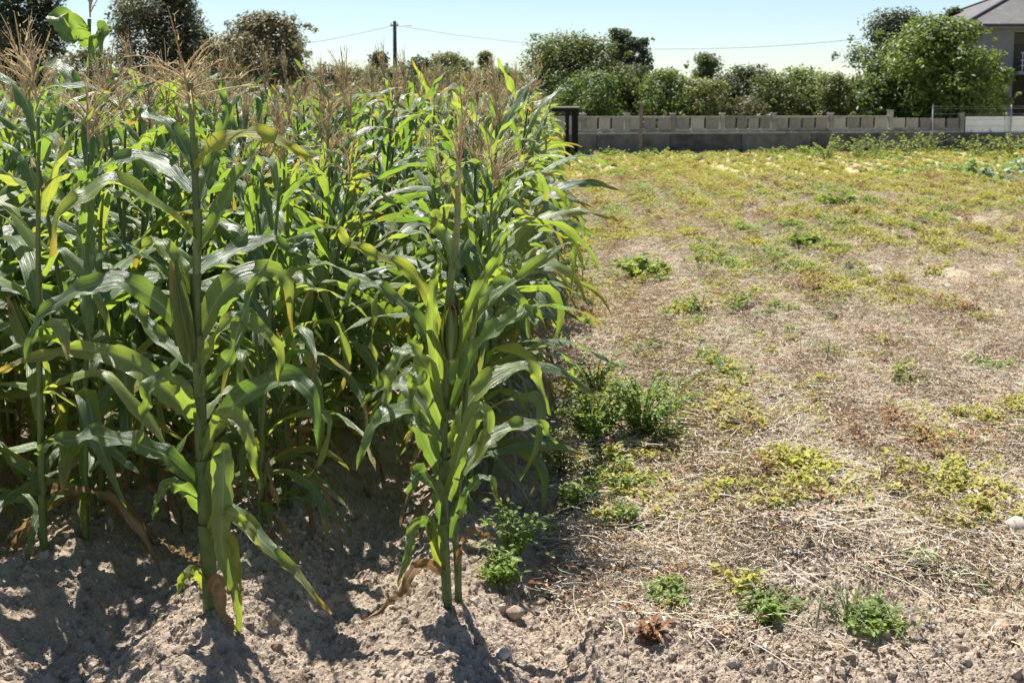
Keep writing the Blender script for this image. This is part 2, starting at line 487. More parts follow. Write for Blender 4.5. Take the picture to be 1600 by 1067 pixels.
def grown_leaf(rs, z0, az, L, th0, th1, pw, w, off=.012, n=15, twist=0.0, kink=None):
    s = np.linspace(0, 1, n)
    th = th0 + (th1 - th0) * s ** pw
    if kink is not None: th = th + kink[1] * sstep(kink[0] - .06, kink[0] + .06, s)
    ds = L / (n - 1)
    r = off + np.concatenate([[0], np.cumsum(np.sin((th[1:] + th[:-1]) / 2) * ds)])
    z = z0 + np.concatenate([[0], np.cumsum(np.cos((th[1:] + th[:-1]) / 2) * ds)])
    bend = rs.uniform(-.35, .35) * s ** 2
    a = az + bend
    P = np.stack([r * np.cos(a), r * np.sin(a), z], 1)
    side = np.stack([-np.sin(a), np.cos(a), np.zeros(n)], 1)
    T = np.gradient(P, axis=0); T /= np.linalg.norm(T, axis=1)[:, None]
    tw = twist * s ** 1.3
    side = side * np.cos(tw)[:, None] + np.cross(T, side) * np.sin(tw)[:, None]
    mb = MB()
    blade(mb, P, side, leaf_width(s, w), rs.uniform(.15, .6), rs.uniform(.006, .016), rs.uniform(2.5, 5), rs.random(), rs.uniform(0, 6))
    return mb
def stalk_mb(rs, H, r0, r1, lean=(0, 0), nodes=9, sides=8):
    n = nodes * 3 + 1
    s = np.linspace(0, 1, n)
    P = np.stack([lean[0] * s ** 1.5 * H, lean[1] * s ** 1.5 * H, s * H], 1)
    rad = r0 + (r1 - r0) * s
    rad = rad * (1 + .13 * (np.arange(n) % 3 == 0) + .10 * (np.arange(n) % 3 == 1))
    mb = MB(); tube(mb, P, rad, sides, rs.random())
    return mb
def tassel_mb(rs, base, H, spread, nb, tilt=(0, 0)):
    mb = MB()
    base = np.asarray(base, float)
    def br(p0, d, L, droop, r):
        n = 7
        s = np.linspace(0, 1, n)
        P = p0 + d[None] * (s * L)[:, None]
        P[:, 2] -= droop * L * s ** 2
        P[:, :2] += (rs.uniform(-.02, .02, 2)[None] * (s ** 2)[:, None])
        rad = r * (1.0 - .75 * s) * (1 + .45 * (np.arange(n) % 2))
        tube(mb, P, rad, 4, rs.random(), cap=False)
        # short spikelets along the branch
        for k in range(int(L / .022)):
            u = (k + 1) / (L / .022 + 1)
            q = p0 + d * u * L - np.array([0, 0, droop * L * u * u])
            e = d * .013 + rs.normal(0, .009, 3)
            sd = rs.normal(0, 1, 3); sd -= d * sd.dot(d); sd /= np.linalg.norm(sd)
            mb.add([q - sd * .0024, q + sd * .0024, q + e + sd * .0018, q + e], [[0, 1, 2, 3]], None, rs.random())
    up = np.array([tilt[0], tilt[1], 1.0]); up /= np.linalg.norm(up)
    br(base, up, H, .03, .0042)
    for k in range(nb):
        a = rs.uniform(0, 6.283); sp = spread * rs.uniform(.5, 1.25)
        d = up + np.array([math.cos(a), math.sin(a), 0]) * math.tan(min(sp, 1.25)); d /= np.linalg.norm(d)
        br(base + up * H * rs.uniform(.02, .4), d, H * rs.uniform(.5, .85), rs.uniform(.05, .55) * min(1, spread * 1.5), .0027)
    return mb
def ear_mb(rs, z0, az, L=.22, r=.026, tilt=.38, base=.016):
    n = 9; s = np.linspace(0, 1, n)
    ax = np.array([math.cos(az) * math.sin(tilt), math.sin(az) * math.sin(tilt), math.cos(tilt)])
    p0 = np.array([math.cos(az) * base, math.sin(az) * base, z0])
    mb = MB(); tube(mb, p0 + ax[None] * (s * L)[:, None], r * np.sin(np.clip(s * 2.2 + .5, 0, 2.75)) + .002, 8, rs.random())
    for k in range(3):
        P = p0[None] + ax[None] * (np.linspace(0, 1.12, 9) * L)[:, None]
        a = rs.uniform(0, 6.28); o = np.array([math.cos(a), math.sin(a), 0]) * r
        P = P + o[None] * np.sin(np.linspace(.3, 2.9, 9))[:, None] + o[None] * (np.linspace(0, 1, 9) ** 4 * .6)[:, None]
        blade(mb, P, np.tile(np.cross(ax, o / r), (9, 1)), .022 * np.sin(np.linspace(.7, 3.05, 9)) + .002, .5, 0, tint=rs.random())
    sk = MB(); tip = p0 + ax * L * .96
    for k in range(16):
        d = ax + rs.normal(0, .35, 3); d /= np.linalg.norm(d)
        q = np.linspace(0, 1, 5)
        P = tip[None] + d[None] * (q * .05)[:, None]; P[:, 2] -= .055 * q ** 2 * rs.uniform(.3, 1.6)
        P += o[None] * 0
        tube(sk, P, .0022 * (1 - .5 * q), 3, rs.random(), cap=False)
    return mb, sk

def make_kind(seed, H=1.85, lush=1.0, dry=0, tas='open', ear=True):
    """one corn plant as a list of (part name, builder, material key, sub parts)"""
    rs = np.random.default_rng(seed)
    parts = []
    sh = H * .86
    lean = rs.normal(0, .035, 2)
    parts.append(('stalk', stalk_mb(rs, sh, .0135, .0055, lean), 'stalk', []))
    plane = rs.uniform(0, 6.28)
    nl = rs.integers(15, 18)
    zs = np.linspace(.10, sh * .97, nl) + rs.normal(0, .015, nl)
    for k in range(nl):
        q = zs[k] / sh
        az = plane + math.pi * (k % 2) + rs.normal(0, .28)
        L = (.44 + .36 * math.sin(min(1, q * 1.05 + .12) * 2.75) ** .8) * rs.uniform(.8, 1.15) * lush
        if q > .72: L *= .68
        th0 = rs.uniform(.30, .75) + .22 * (1 - q)
        th1 = rs.uniform(1.8, 3.0) if rs.random() < .8 else rs.uniform(1.1, 1.7)
        if q < .45: th0 += .55 * (1 - q / .45); th1 = max(th1, 2.2)
        if q > .72: th0, th1 = th0 * .62, th1 * rs.uniform(.5, .95)
        w = (.022 + .017 * math.sin(min(1, q + .1) * 3.0)) * rs.uniform(.8, 1.15)
        kink = (rs.uniform(.25, .7), rs.uniform(.5, 1.4)) if rs.random() < .4 else None
        isdry = q < .14 + .1 * dry or (rs.random() < .07 * dry and q < .5)
        if isdry:
            mb = grown_leaf(rs, zs[k], az, L * .75, .7, 3.0, .5, w * .55, twist=rs.uniform(-2, 2))
            key = 'corn_dry'
        else:
            mb = grown_leaf(rs, zs[k], az, L, th0, th1, rs.uniform(.7, 1.5), w, twist=rs.normal(0, .9), kink=kink)
            key = 'corn_yellow' if q < .3 and rs.random() < .4 else 'corn'
        P0 = lean * (q ** 1.5) * sh
        mb.V[0][:, :2] += P0
        parts.append(('leaf', mb, key, []))
    for k in range(4):
        mb = grown_leaf(rs, rs.uniform(.12, .5), rs.uniform(0, 6.28), rs.uniform(.35, .6), rs.uniform(.5, .9), rs.uniform(2.3, 3.0), rs.uniform(.6, 1.0), rs.uniform(.018, .032), twist=rs.normal(0, .8))
        parts.append(('leaf', mb, ['corn', 'corn', 'corn', 'corn_yellow'][k], []))
    top = np.array([lean[0] * sh, lean[1] * sh, sh])
    spread = {'open': .75, 'half': .45, 'shut': .16}[tas]
    tp = MB(); tube(tp, [top - [0, 0, .02], top + [0, 0, .05]], .0045, 5, .5)
    parts.append(('tassel', tassel_mb(rs, top + [0, 0, .04], (H - sh) * rs.uniform(1.05, 1.4), spread, rs.integers(9, 15), rs.normal(0, .15, 2)), 'tassel', []))
    if ear:
        e, sk = ear_mb(rs, sh * rs.uniform(.42, .52), plane + rs.normal(0, .4) + 1.2)
        parts.append(('ear', e, 'husk', [('silk', sk, 'silk')]))
    return parts
KINDS_SPEC = [(101, 1.90, 1.0, 0, 'open', True), (102, 1.82, 1.05, 1, 'half', True), (103, 1.98, .95, 0, 'shut', True), (104, 1.76, 1.0, 1, 'open', False),
              (105, 1.94, 1.1, 1, 'half', True), (106, 1.86, .9, 0, 'open', True), (107, 2.02, 1.0, 0, 'half', False), (108, 1.80, 1.1, 1, 'shut', True)]
KINDS = []
MKEYS = ['stalk', 'corn', 'corn_yellow', 'corn_dry', 'tassel', 'husk', 'silk']
FAR_MESH = []
for sp in KINDS_SPEC:
    parts = make_kind(*sp)
    KINDS.append([(nm, mb.mesh('corn_' + nm, M[key]), [(n2, m2.mesh('corn_' + n2, M[k2])) for n2, m2, k2 in subs]) for nm, mb, key, subs in parts])
    far = MB()
    for nm, mb, key, subs in parts:
        far.merge(mb, MKEYS.index(key))
        for n2, m2, k2 in subs: far.merge(m2, MKEYS.index(k2))
    FAR_MESH.append(far.mesh('corn_mass', [M[k] for k in MKEYS]))
def place_corn(kind, loc, rz, sc, label, group):
    root = empty('corn_plant', loc, rz, sc)
    root.rotation_euler = (random.gauss(0, .04), random.gauss(0, .04), rz)
    tag(root, label, 'corn plant', group)
    for nm, me, subs in KINDS[kind]:
        p = link(nm, me, root)
        for n2, m2 in subs: link(n2, m2, p)
    return root

# where every plant of the field stands
field = []
for k in range(0, 27):
    y = {0: 4.4, 1: 4.15, 2: 4.0, 3: 3.9}.get(k, 3.9 + random.random() * .5)
    while y < 31.6 + random.random() * .9:
        x = ROW_X0 - k * ROW_SP + (y - ROW_Y0) * ROW_DX + random.gauss(0, .035)
        if x > -.47 * y - 1.3:
            field.append((k, x, y, random.random() * 6.283, random.gauss(1, .055), random.randrange(8)))
        y += random.uniform(.10, .19) if y < 6.5 else random.uniform(.15, .27)
def rank(f):
    k, x, y = f[:3]
    out = max(0, (-x - .457 * y)) * 8
    return y + min(k, 5) * (0.75 if y > 5 else 0.2) + out - (3 if k == 0 else 0)
order = sorted(range(len(field)), key=lambda i: rank(field[i]))
CHOSEN = set(order[:290])
ORD = ['front', 'second', 'third', 'fourth', 'fifth', 'sixth', 'seventh', 'eighth', 'ninth', 'tenth']
ROWN = ['of the outermost row beside the dry field', 'of the second row from the dry field', 'of the third row from the dry field']
count = {}
rest = []
for i, (k, x, y, rz, sc, kd) in enumerate(field):
    z = hz(x, y) - .02
    sc *= .95 * (1 if k > 1 or y > 7 else .84 + .053 * max(0, y - 4))
    if i in CHOSEN:
        c = count.get(k, 0); count[k] = c + 1
        if k < 3 and c < 10:
            lab = ('%s corn plant behind the lone front stalk %s' % (ORD[c], ROWN[k])) if k < 2 else ('%s corn plant from the near end %s' % (ORD[c], ROWN[k]))
            lab = lab.replace('front corn', 'first corn')
        elif k == 0:
            lab = 'green corn plant farther back along the outermost row beside the dry field'
        else:
            lab = 'green tasselled corn plant in the crowded inner rows of the corn field'
        place_corn(kd, (x, y, z), rz, sc, lab, 'corn plants along the outermost row' if k == 0 else 'corn plants crowded in the inner rows')
    else:
        rest.append((x, y, z, rz, sc, kd))
rest = np.array(rest)
n = len(rest)
scatter('corn_crop', FAR_MESH, rest[:, :3], np.stack([rng.normal(0, .05, n), rng.normal(0, .05, n), rest[:, 3]], 1), rest[:, 4], rest[:, 5],
        'far mass of corn with tan tassels filling the back of the field', 'corn crop')
print('corn', len(field), 'mass', n)

# ------------------------------------------------------------------ the lone plants at the front, leaf by leaf
def hero(name, label, Y, stalk_px, r0, r1, leaves, tassel=None, ears=(), seed=1, extra_stalk=None):
    rs = np.random.default_rng(seed)
    b = ground_px(*stalk_px[0][:2])
    Y = b[1]
    org = np.array([b[0], b[1], b[2]])
    root = empty(name, org)
    tag(root, label, 'corn plant')
    def W(px, py, dy=0): return at(px, py, Y + dy) - org
    for j, sp in enumerate([stalk_px] + ([extra_stalk] if extra_stalk else [])):
        P = [W(*p) for p in sp]
        P[0] = P[0] - np.array([0, 0, .03])
        P = catmull(P, 34)
        P = P + np.stack([fbm(np.linspace(0, 4, 34), np.full(34, 3.3 + j), 5, 2) - .5, fbm(np.linspace(0, 4, 34), np.full(34, 8.3 + j), 6, 2) - .5, np.zeros(34)], 1) * .03
        s = np.linspace(0, 1, 34)
        rad = (r0 + (r1 - r0) * s) * (1 + .16 * (np.arange(34) % 4 == 0) + .10 * (np.arange(34) % 4 == 1)) * (1 if j == 0 else .75)
        mb = MB(); tube(mb, P, rad, 12, rs.random())
        link('stalk', mb.mesh('corn_stalk', M['stalk']), root)
        cuts = list(range(1, 30, 4))
        for c in cuts:
            seg = P[c:c + 6]; q = np.linspace(0, 1, len(seg))
            off = np.array([rs.normal(0, .002), rs.normal(0, .002), 0])
            mb = MB(); tube(mb, seg + off * q[:, None], rad[c] * (1.0 + .10 * q + .10 * q ** 6), 10, .3 + .25 * rs.random(), cap=False)
            link('leaf_sheath', mb.mesh('leaf_sheath', M['sheath']), root)
    for pts, w, nrm, key in leaves:
        n = 40
        P = catmull([W(*p) for p in pts], n)
        s = np.linspace(0, 1, n)
        wob = np.stack([fbm(s * 5 + 9.1 * k, s * 0 + rs.uniform(0, 50), 3 + k, 2) - .5 for k in range(3)], 1)
        P = P + wob * (.035 * np.sin(np.minimum(s * 1.3, 1) * math.pi / 2))[:, None]
        T = np.gradient(P, axis=0); T /= np.linalg.norm(T, axis=1)[:, None]
        if len(nrm) == 2:
            N0 = np.array(nrm[0])[None] * (1 - s)[:, None] + np.array(nrm[1])[None] * s[:, None]
        else:
            N0 = np.tile(np.array(nrm, float), (n, 1))
        side = np.cross(T, N0)
        mb = MB()
        blade(mb, P, side, leaf_width(s, w * .9) * (.82 + .28 * fbm(s * 9, s * 0 + rs.uniform(0, 90), 7, 2)), rs.uniform(.15, .5), rs.uniform(.008, .016), rs.uniform(3, 6), rs.random() if key != 'corn' else rs.uniform(.1, .75), rs.uniform(0, 6), ac=9)
        link('leaf', mb.mesh('corn_leaf', M[key]), root)
    if tassel:
        p, H, spread, nb, tilt = tassel
        link('tassel', tassel_mb(rs, W(*p), H, spread, nb, tilt).mesh('corn_tassel', M['tassel']), root)
    for (p, az, L, r, tilt) in ears:
        e, sk = ear_mb(rs, 0, az, L, r, tilt, 0)
        for m_ in (e, sk):
            for V in m_.V: V += W(*p)
        eo = link('ear', e.mesh('corn_ear', M['husk']), root)
        link('silk', sk.mesh('corn_silk', M['silk']), eo)
    return root
UPC = (0, -.6, .8); CAMN = (0, -1, .25); UP = (0, -.25, 1)
hero('corn_plant', 'tall corn plant at the front with a thick stalk, a brown-silked ear and sprawling tassel', 3.55,
     [(327, 952, 0), (316, 760, 0), (306, 560, 0), (303, 360, 0), (300, 130, .02)], .0225, .0055,
     [([(303, 262), (345, 220, -.05), (412, 212, -.1), (460, 232, -.12), (502, 266, -.15)], .032, (0, -.75, .6), 'corn_yellow'),
      ([(303, 372), (245, 318, -.12), (182, 284, -.22), (130, 305, -.28), (92, 352, -.3), (80, 400, -.3)], .042, UPC, 'corn'),
      ([(306, 268), (270, 205, .05), (225, 170, .08), (203, 190, .1)], .026, (0.2, -.6, .7), 'corn'),
      ([(308, 395), (345, 330, .05), (382, 262, .1), (405, 222, .14)], .034, (-.3, -.8, .3), 'corn'),
      ([(303, 540), (250, 470, -.05), (180, 438, -.1), (100, 462, -.14), (55, 505, -.16), (40, 575, -.18)], .040, (-.1, -.75, .6), 'corn'),
      ([(308, 660), (280, 600, -.1), (245, 590, -.16), (225, 640, -.2), (220, 700, -.2)], .034, (-.1, -.7, .7), 'corn'),
      ([(312, 720), (345, 660, -.1), (375, 655, -.16), (398, 700, -.2), (405, 770, -.2)], .034, (0, -.8, .6), 'corn'),
      ([(316, 800), (285, 760, -.08), (255, 765, -.12), (235, 815, -.14)], .026, CAMN, 'corn'),
      ([(320, 850), (350, 800, -.1), (385, 815, -.16), (415, 870, -.18)], .026, CAMN, 'corn'),
      ([(310, 590), (345, 520, -.06), (390, 500, -.1), (430, 540, -.12), (440, 610, -.12)], .034, UPC, 'corn'),
      ([(304, 655), (258, 610, .02), (200, 565, .05), (130, 545, .1), (50, 560, .12), (-20, 590, .12)], .045, (0, -.85, .5), 'corn'),
      ([(312, 700), (380, 620, -.06), (450, 592, -.1), (485, 622, -.15), (492, 700, -.18)], .046, (0.1, -.8, .6), 'corn'),
      ([(310, 530), (350, 455, .05), (410, 425, .1), (450, 440, .12), (455, 520, .14)], .047, (0, -.85, .45), 'corn'),
      ([(312, 610), (360, 560, -.08), (385, 480, -.12), (430, 380, -.05)], .03, (-.4, -.8, .2), 'corn'),
      ([(314, 760), (262, 716, -.05), (205, 690, -.1), (140, 682, -.16), (85, 690, -.2), (55, 715, -.2)], .04, UPC, 'corn'),
      ([(322, 790), (345, 705, -.05), (352, 760, -.1), (352, 850, -.12), (368, 930, -.13), (376, 1000, -.12)], .038, (.15, -1, .15), 'corn'),
      ([(326, 880), (352, 800, -.02), (395, 822, -.12), (450, 885, -.2), (518, 955, -.25)], .034, (.1, -.8, .6), 'corn'),
      ([(318, 830), (355, 835, -.1), (372, 890, -.14), (378, 945, -.15)], .018, CAMN, 'corn_yellow'),
      ([(322, 885), (290, 865, -.05), (245, 842, -.08)], .012, UPC, 'corn_dry'),
      ([(324, 925), (305, 895, -.04), (286, 905, -.08), (276, 930, -.1)], .022, CAMN, 'corn_yellow'),
      ([(326, 935), (340, 905, -.08), (350, 945, -.14), (372, 1000, -.16)], .024, CAMN, 'corn_dry'),
      ([(305, 470), (270, 400, .08), (232, 380, .1), (215, 420, .1)], .036, UPC, 'corn'),
      ([(304, 330), (330, 250, .12), (352, 170, .2), (345, 120, .2)], .03, (.3, -.8, .3), 'corn'),
      ([(303, 430), (350, 400, .15), (420, 372, .2), (470, 400, .22)], .042, UPC, 'corn'),
      ([(300, 300), (240, 250, .15), (170, 255, .2), (120, 300, .22)], .036, UPC, 'corn'),
      ([(308, 580), (240, 520, .1), (210, 480, .15), (190, 520, .15)], .03, (.3, -.7, .6), 'corn')],
     tassel=((300, 172, .02), .34, 1.0, 22, (-.16, 0)), ears=[((297, 565, -.02), 3.3, .30, .030, .12)], seed=21)
hero('corn_plant', 'short double-stemmed corn plant on the end of the ridge next to the dry field', 3.6,
     [(697, 942, 0), (690, 800, 0), (690, 640, 0), (696, 500, 0), (712, 360, .02), (718, 290, .02)], .015, .007,
     [([(686, 600), (676, 520, -.08), (680, 440, -.1), (686, 396, -.1)], .025, (.05, -1, .1), 'corn_light'),
      ([(690, 520), (650, 432, -.03), (580, 396, -.06), (530, 366, -.1), (490, 340, -.1)], .024, (0, -.75, .65), 'corn_yellow'),
      ([(692, 590), (655, 505, .05), (605, 455, .06), (560, 444, .05), (538, 470, .04), (535, 505, .04)], .026, UPC, 'corn'),
      ([(690, 640), (660, 562, -.12), (628, 552, -.16), (604, 590, -.2), (598, 655, -.22)], .04, (0, -.6, .8), 'corn'),
      ([(691, 720), (660, 655, -.12), (620, 640, -.2), (585, 668, -.26), (562, 735, -.28)], .038, (0, -.65, .75), 'corn'),
      ([(691, 665), (664, 600, -.1), (645, 590, -.14), (640, 640, -.16)], .034, (0, -.8, .6), 'corn_light'),
      ([(690, 745), (665, 680, -.08), (645, 648, -.12), (668, 672, -.16), (694, 690, -.18)], .036, CAMN, 'corn'),
      ([(702, 640), (742, 550, -.1), (790, 505, -.16), (826, 488, -.2), (842, 512, -.22)], .042, (0, -.6, .8), 'corn'),
      ([(712, 560), (750, 480, .02), (805, 440, .05), (866, 392, .06), (894, 392, .06), (896, 465, .05)], .022, UPC, 'corn'),
      ([(708, 530), (742, 460, -.05), (772, 405, -.08), (792, 362, -.1)], .028, (-.3, -.8, .4), 'corn_light'),
      ([(700, 780), (722, 690, -.1), (752, 640, -.15), (766, 665, -.18), (735, 720, -.2)], .036, CAMN, 'corn'),
      ([(694, 830), (676, 760, -.06), (650, 740, -.1), (632, 790, -.14)], .026, UPC, 'corn'),
      ([(696, 870), (668, 815, -.08), (642, 835, -.12), (628, 880, -.15), (618, 915, -.15)], .022, CAMN, 'corn'),
      ([(697, 895), (660, 880, -.1), (620, 930, -.2), (570, 965, -.28)], .018, CAMN, 'corn_dry'),
      ([(697, 900), (676, 850, -.06), (672, 815, -.08), (690, 870, -.1)], .016, CAMN, 'corn_yellow'),
      ([(712, 880), (728, 840, -.06), (752, 832, -.1), (770, 845, -.1)], .012, UPC, 'corn_dry'),
      ([(700, 700), (740, 620, .06), (790, 575, .1), (840, 590, .14), (860, 650, .16)], .038, UPC, 'corn'),
      ([(704, 600), (735, 510, .08), (775, 450, .12), (815, 470, .14), (830, 530, .14)], .034, UPC, 'corn'),
      ([(716, 420), (690, 360, .06), (675, 335, .06), (668, 372, .05)], .024, (0, -.8, .5), 'corn'),
      ([(705, 840), (728, 770, -.06), (760, 745, -.1), (785, 790, -.14)], .026, UPC, 'corn'),
      ([(706, 760), (760, 690, .1), (830, 660, .16), (870, 690, .2)], .036, UPC, 'corn'),
      ([(690, 690), (640, 610, .12), (600, 600, .2), (560, 640, .22)], .034, UPC, 'corn')],
     tassel=((718, 300, .02), .25, .15, 12, (.0, 0)), ears=[((704, 560, -.03), -1.3, .17, .022, .2)], seed=22,
     extra_stalk=[(718, 925, .05), (712, 820, .03), (722, 680, .0), (736, 540, .02), (742, 440, .03)])
hero('corn_plant', 'tallest corn plant, its green leafy top rising alone against the dark trees', 6.2,
     [(150, 712, 0), (142, 450, 0), (140, 250, 0), (138, 120, 0), (141, 30, 0)], .014, .006,
     [([(140, 70), (118, 40, -.1), (92, 28, -.16), (112, 58, -.2), (136, 58, -.22)], .06, CAMN, 'corn'),
      ([(140, 110), (152, 70, -.05), (165, 45, -.1), (158, 85, -.15), (148, 105, -.16)], .045, (-.4, -.8, .4), 'corn'),
      ([(140, 165), (118, 130, 0), (95, 105, .05), (60, 112, .1), (35, 160, .12)], .04, UPC, 'corn'),
      ([(140, 200), (165, 160, 0), (185, 125, .05), (215, 140, .1)], .045, UPC, 'corn'),
      ([(140, 280), (165, 220, 0), (180, 180, .05), (198, 240, .1)], .045, UPC, 'corn'),
      ([(140, 330), (110, 260, 0), (70, 240, .05), (30, 270, .1)], .045, UPC, 'corn')],
     tassel=((141, 28, 0), .30, .5, 9, (0, 0)), seed=23)

# ------------------------------------------------------------------ boundary wall, concrete fence, mesh fence
M['concrete'] = plain_mat('old_concrete', [(.25, (.20, .185, .17)), (.5, (.31, .29, .265)), (.75, (.40, .37, .34))], .9, 3.5, .4, .01, .2, randw=.55)
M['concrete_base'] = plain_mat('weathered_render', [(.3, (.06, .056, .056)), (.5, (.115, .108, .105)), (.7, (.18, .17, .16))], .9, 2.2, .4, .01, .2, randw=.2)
M['white_sheet'] = plain_mat('white_painted_board', [(.2, (.70, .70, .70)), (.8, (.82, .82, .82))], .6, 3, .1, .01, .3, randw=.2)
M['steel'] = plain_mat('galvanised_steel', [(.3, (.30, .30, .30)), (.7, (.45, .45, .44))], .5, 8, 0, .01, .5, metallic=.6)
M['old_wood'] = plain_mat('rusty_brown_wood', [(.25, (.13, .10, .085)), (.5, (.20, .16, .135)), (.8, (.28, .23, .195))], .9, 7, .6, .01, .2)
M['black'] = plain_mat('black_tarred_wood', [(.3, (.003, .003, .004)), (.7, (.010, .010, .012))], .75, 8, .4, .01, .3)
M['grey_board'] = plain_mat('grey_weathered_board', [(.3, (.30, .29, .27)), (.7, (.48, .46, .43))], .9, 9, .4, .01, .2)

WA, WB = np.array([-7.5, 37.0]), np.array([26.5, 43.6])       # wall line
wd = (WB - WA) / np.linalg.norm(WB - WA); wlen = np.linalg.norm(WB - WA)
wz = math.atan2(wd[1], wd[0]); wn_ = np.array([wd[1], -wd[0]])
def wall_at_px(px):
    """distance along the wall line where a pixel column meets it"""
    a = (px - 800) / F_PX
    # WA + t*wd , x = a*y
    return (a * WA[1] - WA[0]) / (wd[0] - a * wd[1])
WTOP = 0.69
wall = empty('boundary_wall', (WA[0], WA[1], 0), wz)
tag(wall, 'long low grey rendered wall closing the far end of the field', 'wall')
n_s = 13
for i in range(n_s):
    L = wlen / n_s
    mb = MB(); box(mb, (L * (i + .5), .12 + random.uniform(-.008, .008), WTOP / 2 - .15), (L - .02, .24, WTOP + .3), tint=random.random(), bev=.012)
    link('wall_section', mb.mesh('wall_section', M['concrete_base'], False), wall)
tcap_end = wall_at_px(1504)
n_c = 14
for i in range(n_c):
    L = tcap_end / n_c
    mb = MB(); box(mb, (L * (i + .5), .12, WTOP + .043), (L - .012, .27, .08), tint=random.random(), bev=.008)
    link('coping', mb.mesh('coping', M['concrete'], False), wall)
fence = empty('concrete_fence', (WA[0], WA[1], WTOP + .083), wz)
tag(fence, 'pale concrete slab fence with posts standing on top of the low wall', 'fence')
postpx = [822, 911, 980, 1052, 1129, 1209, 1298, 1391, 1502]
pt = [wall_at_px(p) for p in postpx]
pt = [pt[0] - 2.0 * k for k in (5, 4, 3, 2, 1)] + pt
pt = [t for t in pt if t > .1]
slab_me = {}
def slab_mesh(w, h):
    key = (round(w, 2), round(h, 2))
    if key not in slab_me:
        mb = MB(); box(mb, (0, 0, h / 2), (w, .06, h), tint=.5, bev=.008)
        slab_me[key] = mb.mesh('slab', M['concrete'], False)
    return slab_me[key]
for i, t in enumerate(pt):
    tall = .72 if t > wall_at_px(1380) and t < wall_at_px(1400) else .62
    mb = MB(); box(mb, (0, 0, tall / 2), (.17, .17, tall), tint=random.random(), bev=.01); box(mb, (0, 0, tall + .02), (.2, .2, .04), tint=.6, bev=.01)
    link('post', mb.mesh('post', M['concrete'], False), fence, (t, .12, 0))
    if i == len(pt) - 1: break
    t2 = pt[i + 1]; a, b = t + .085, t2 - .085
    right = t > wall_at_px(1380)
    ph = .46 if right else .55
    mb = MB(); box(mb, ((a + b) / 2, 0, .05), (b - a, .09, .1), tint=random.random(), bev=.006)
    link('bottom_rail', mb.mesh('bottom_rail', M['concrete'], False), fence, (0, .12, 0))
    if not right:
        mb = MB(); box(mb, ((a + b) / 2, 0, ph - .03), (b - a, .09, .06), tint=random.random(), bev=.006)
        link('top_rail', mb.mesh('top_rail', M['concrete'], False), fence, (0, .12, 0))
    ns = max(3, round((b - a) / .5))
    step = (b - a) / ns; gap = .085
    for k in range(ns):
        h = (ph - .16) if not right else ph - .1
        link('slab', slab_mesh(step - gap, h), fence, (a + step * (k + .5), .12 + random.uniform(-.006, .006), .1))
# white boards and wire mesh fence to the right of the slabs
ta, tb = wall_at_px(1504) + .12, wlen
sheet = empty('white_barrier', (WA[0], WA[1], WTOP), wz)
tag(sheet, 'white board barrier on the wall beneath the house', 'barrier')
nb_ = 6
for i in range(nb_):
    L = (tb - ta) / nb_
    mb = MB(); box(mb, (ta + L * (i + .5), .14, .30), (L - .015, .04, .6), tint=random.random(), bev=.004)
    link('board', mb.mesh('board', M['white_sheet'], False), sheet)
meshf = empty('wire_fence', (WA[0], WA[1], WTOP), wz)
tag(meshf, 'thin wire fence on steel posts in front of the white boards and fig tree', 'fence')
tp0 = wall_at_px(1455)
tps = [tp0, wall_at_px(1577), wall_at_px(1577) + 2.9, wall_at_px(1577) + 5.5]
for t in tps:
    mb = MB(); tube(mb, [[t, .02, -.1], [t, .02, 1.02]], .028, 8, .5); link('post', mb.mesh('wire_post', M['steel']), meshf)
for h in (.25, .5, .7, .9, .98):
    P = []
    for a, b in zip(tps[:-1], tps[1:]):
        for q in np.linspace(0, 1, 6)[:-1]: P.append([a + (b - a) * q, .02, h - .02 * math.sin(q * math.pi)])
    P.append([tps[-1], .02, h])
    mb = MB(); tube(mb, P, .0045, 4, .5); link('wire', mb.mesh('wire', M['steel']), meshf)

# weathered wooden post before the fence
pw = WA + wd * wall_at_px(995) + wn_ * .35
mb = MB(); n = 9; s = np.linspace(0, 1, n)
tube(mb, np.stack([.03 * s, 0 * s, -.2 + s * 1.98], 1), .065 * (1 + .12 * np.sin(s * 17)), 8, .4)
po = link('wooden_post', mb.mesh('wooden_post', M['old_wood']), None, (pw[0], pw[1], 0))
tag(po, 'lone dull brown post standing in front of the slab fence', 'post')
cp = MB(); box(cp, (.03, 0, 1.79), (.24, .24, .05), .3, .6, bev=.01); link('cap', cp.mesh('cap', M['old_wood'], False), po)

# black post frame at the far corner of the corn
fy = 35.6
fr = empty('black_frame', (at(879, 240, fy)[0], fy, 0))
tag(fr, 'black wooden frame with a pale flat top at the far corner of the corn', 'frame')
x0 = lambda px: (px - 868) / F_PX * fy
def fbox(nm, c, sz, mk, rz=0):
    mb = MB(); box(mb, c, sz, rz, random.random(), bev=.012); return link(nm, mb.mesh(nm, M[mk], False), fr)
fbox('post', (x0(887), 0, .76), (.2, .14, 1.66), 'black')
fbox('post', (x0(875), .05, .74), (.13, .12, 1.6), 'black')
fbox('post', (x0(838), .1, .72), (.14, .12, 1.5), 'black')
fbox('crossbar', (x0(862), .02, 1.555), (1.22, .2, .12), 'black')
fbox('top_board', (x0(862), .25, 1.645), (1.32, .75, .04), 'grey_board')
mb = MB(); tube(mb, [[x0(853), -.1, .68], [x0(873), -.08, .98]], .022, 6, .5); link('brace', mb.mesh('brace', M['grey_board']), fr)
fbox('lower_board', (x0(882.5), -.02, .3), (.22, .09, .5), 'black', .04)

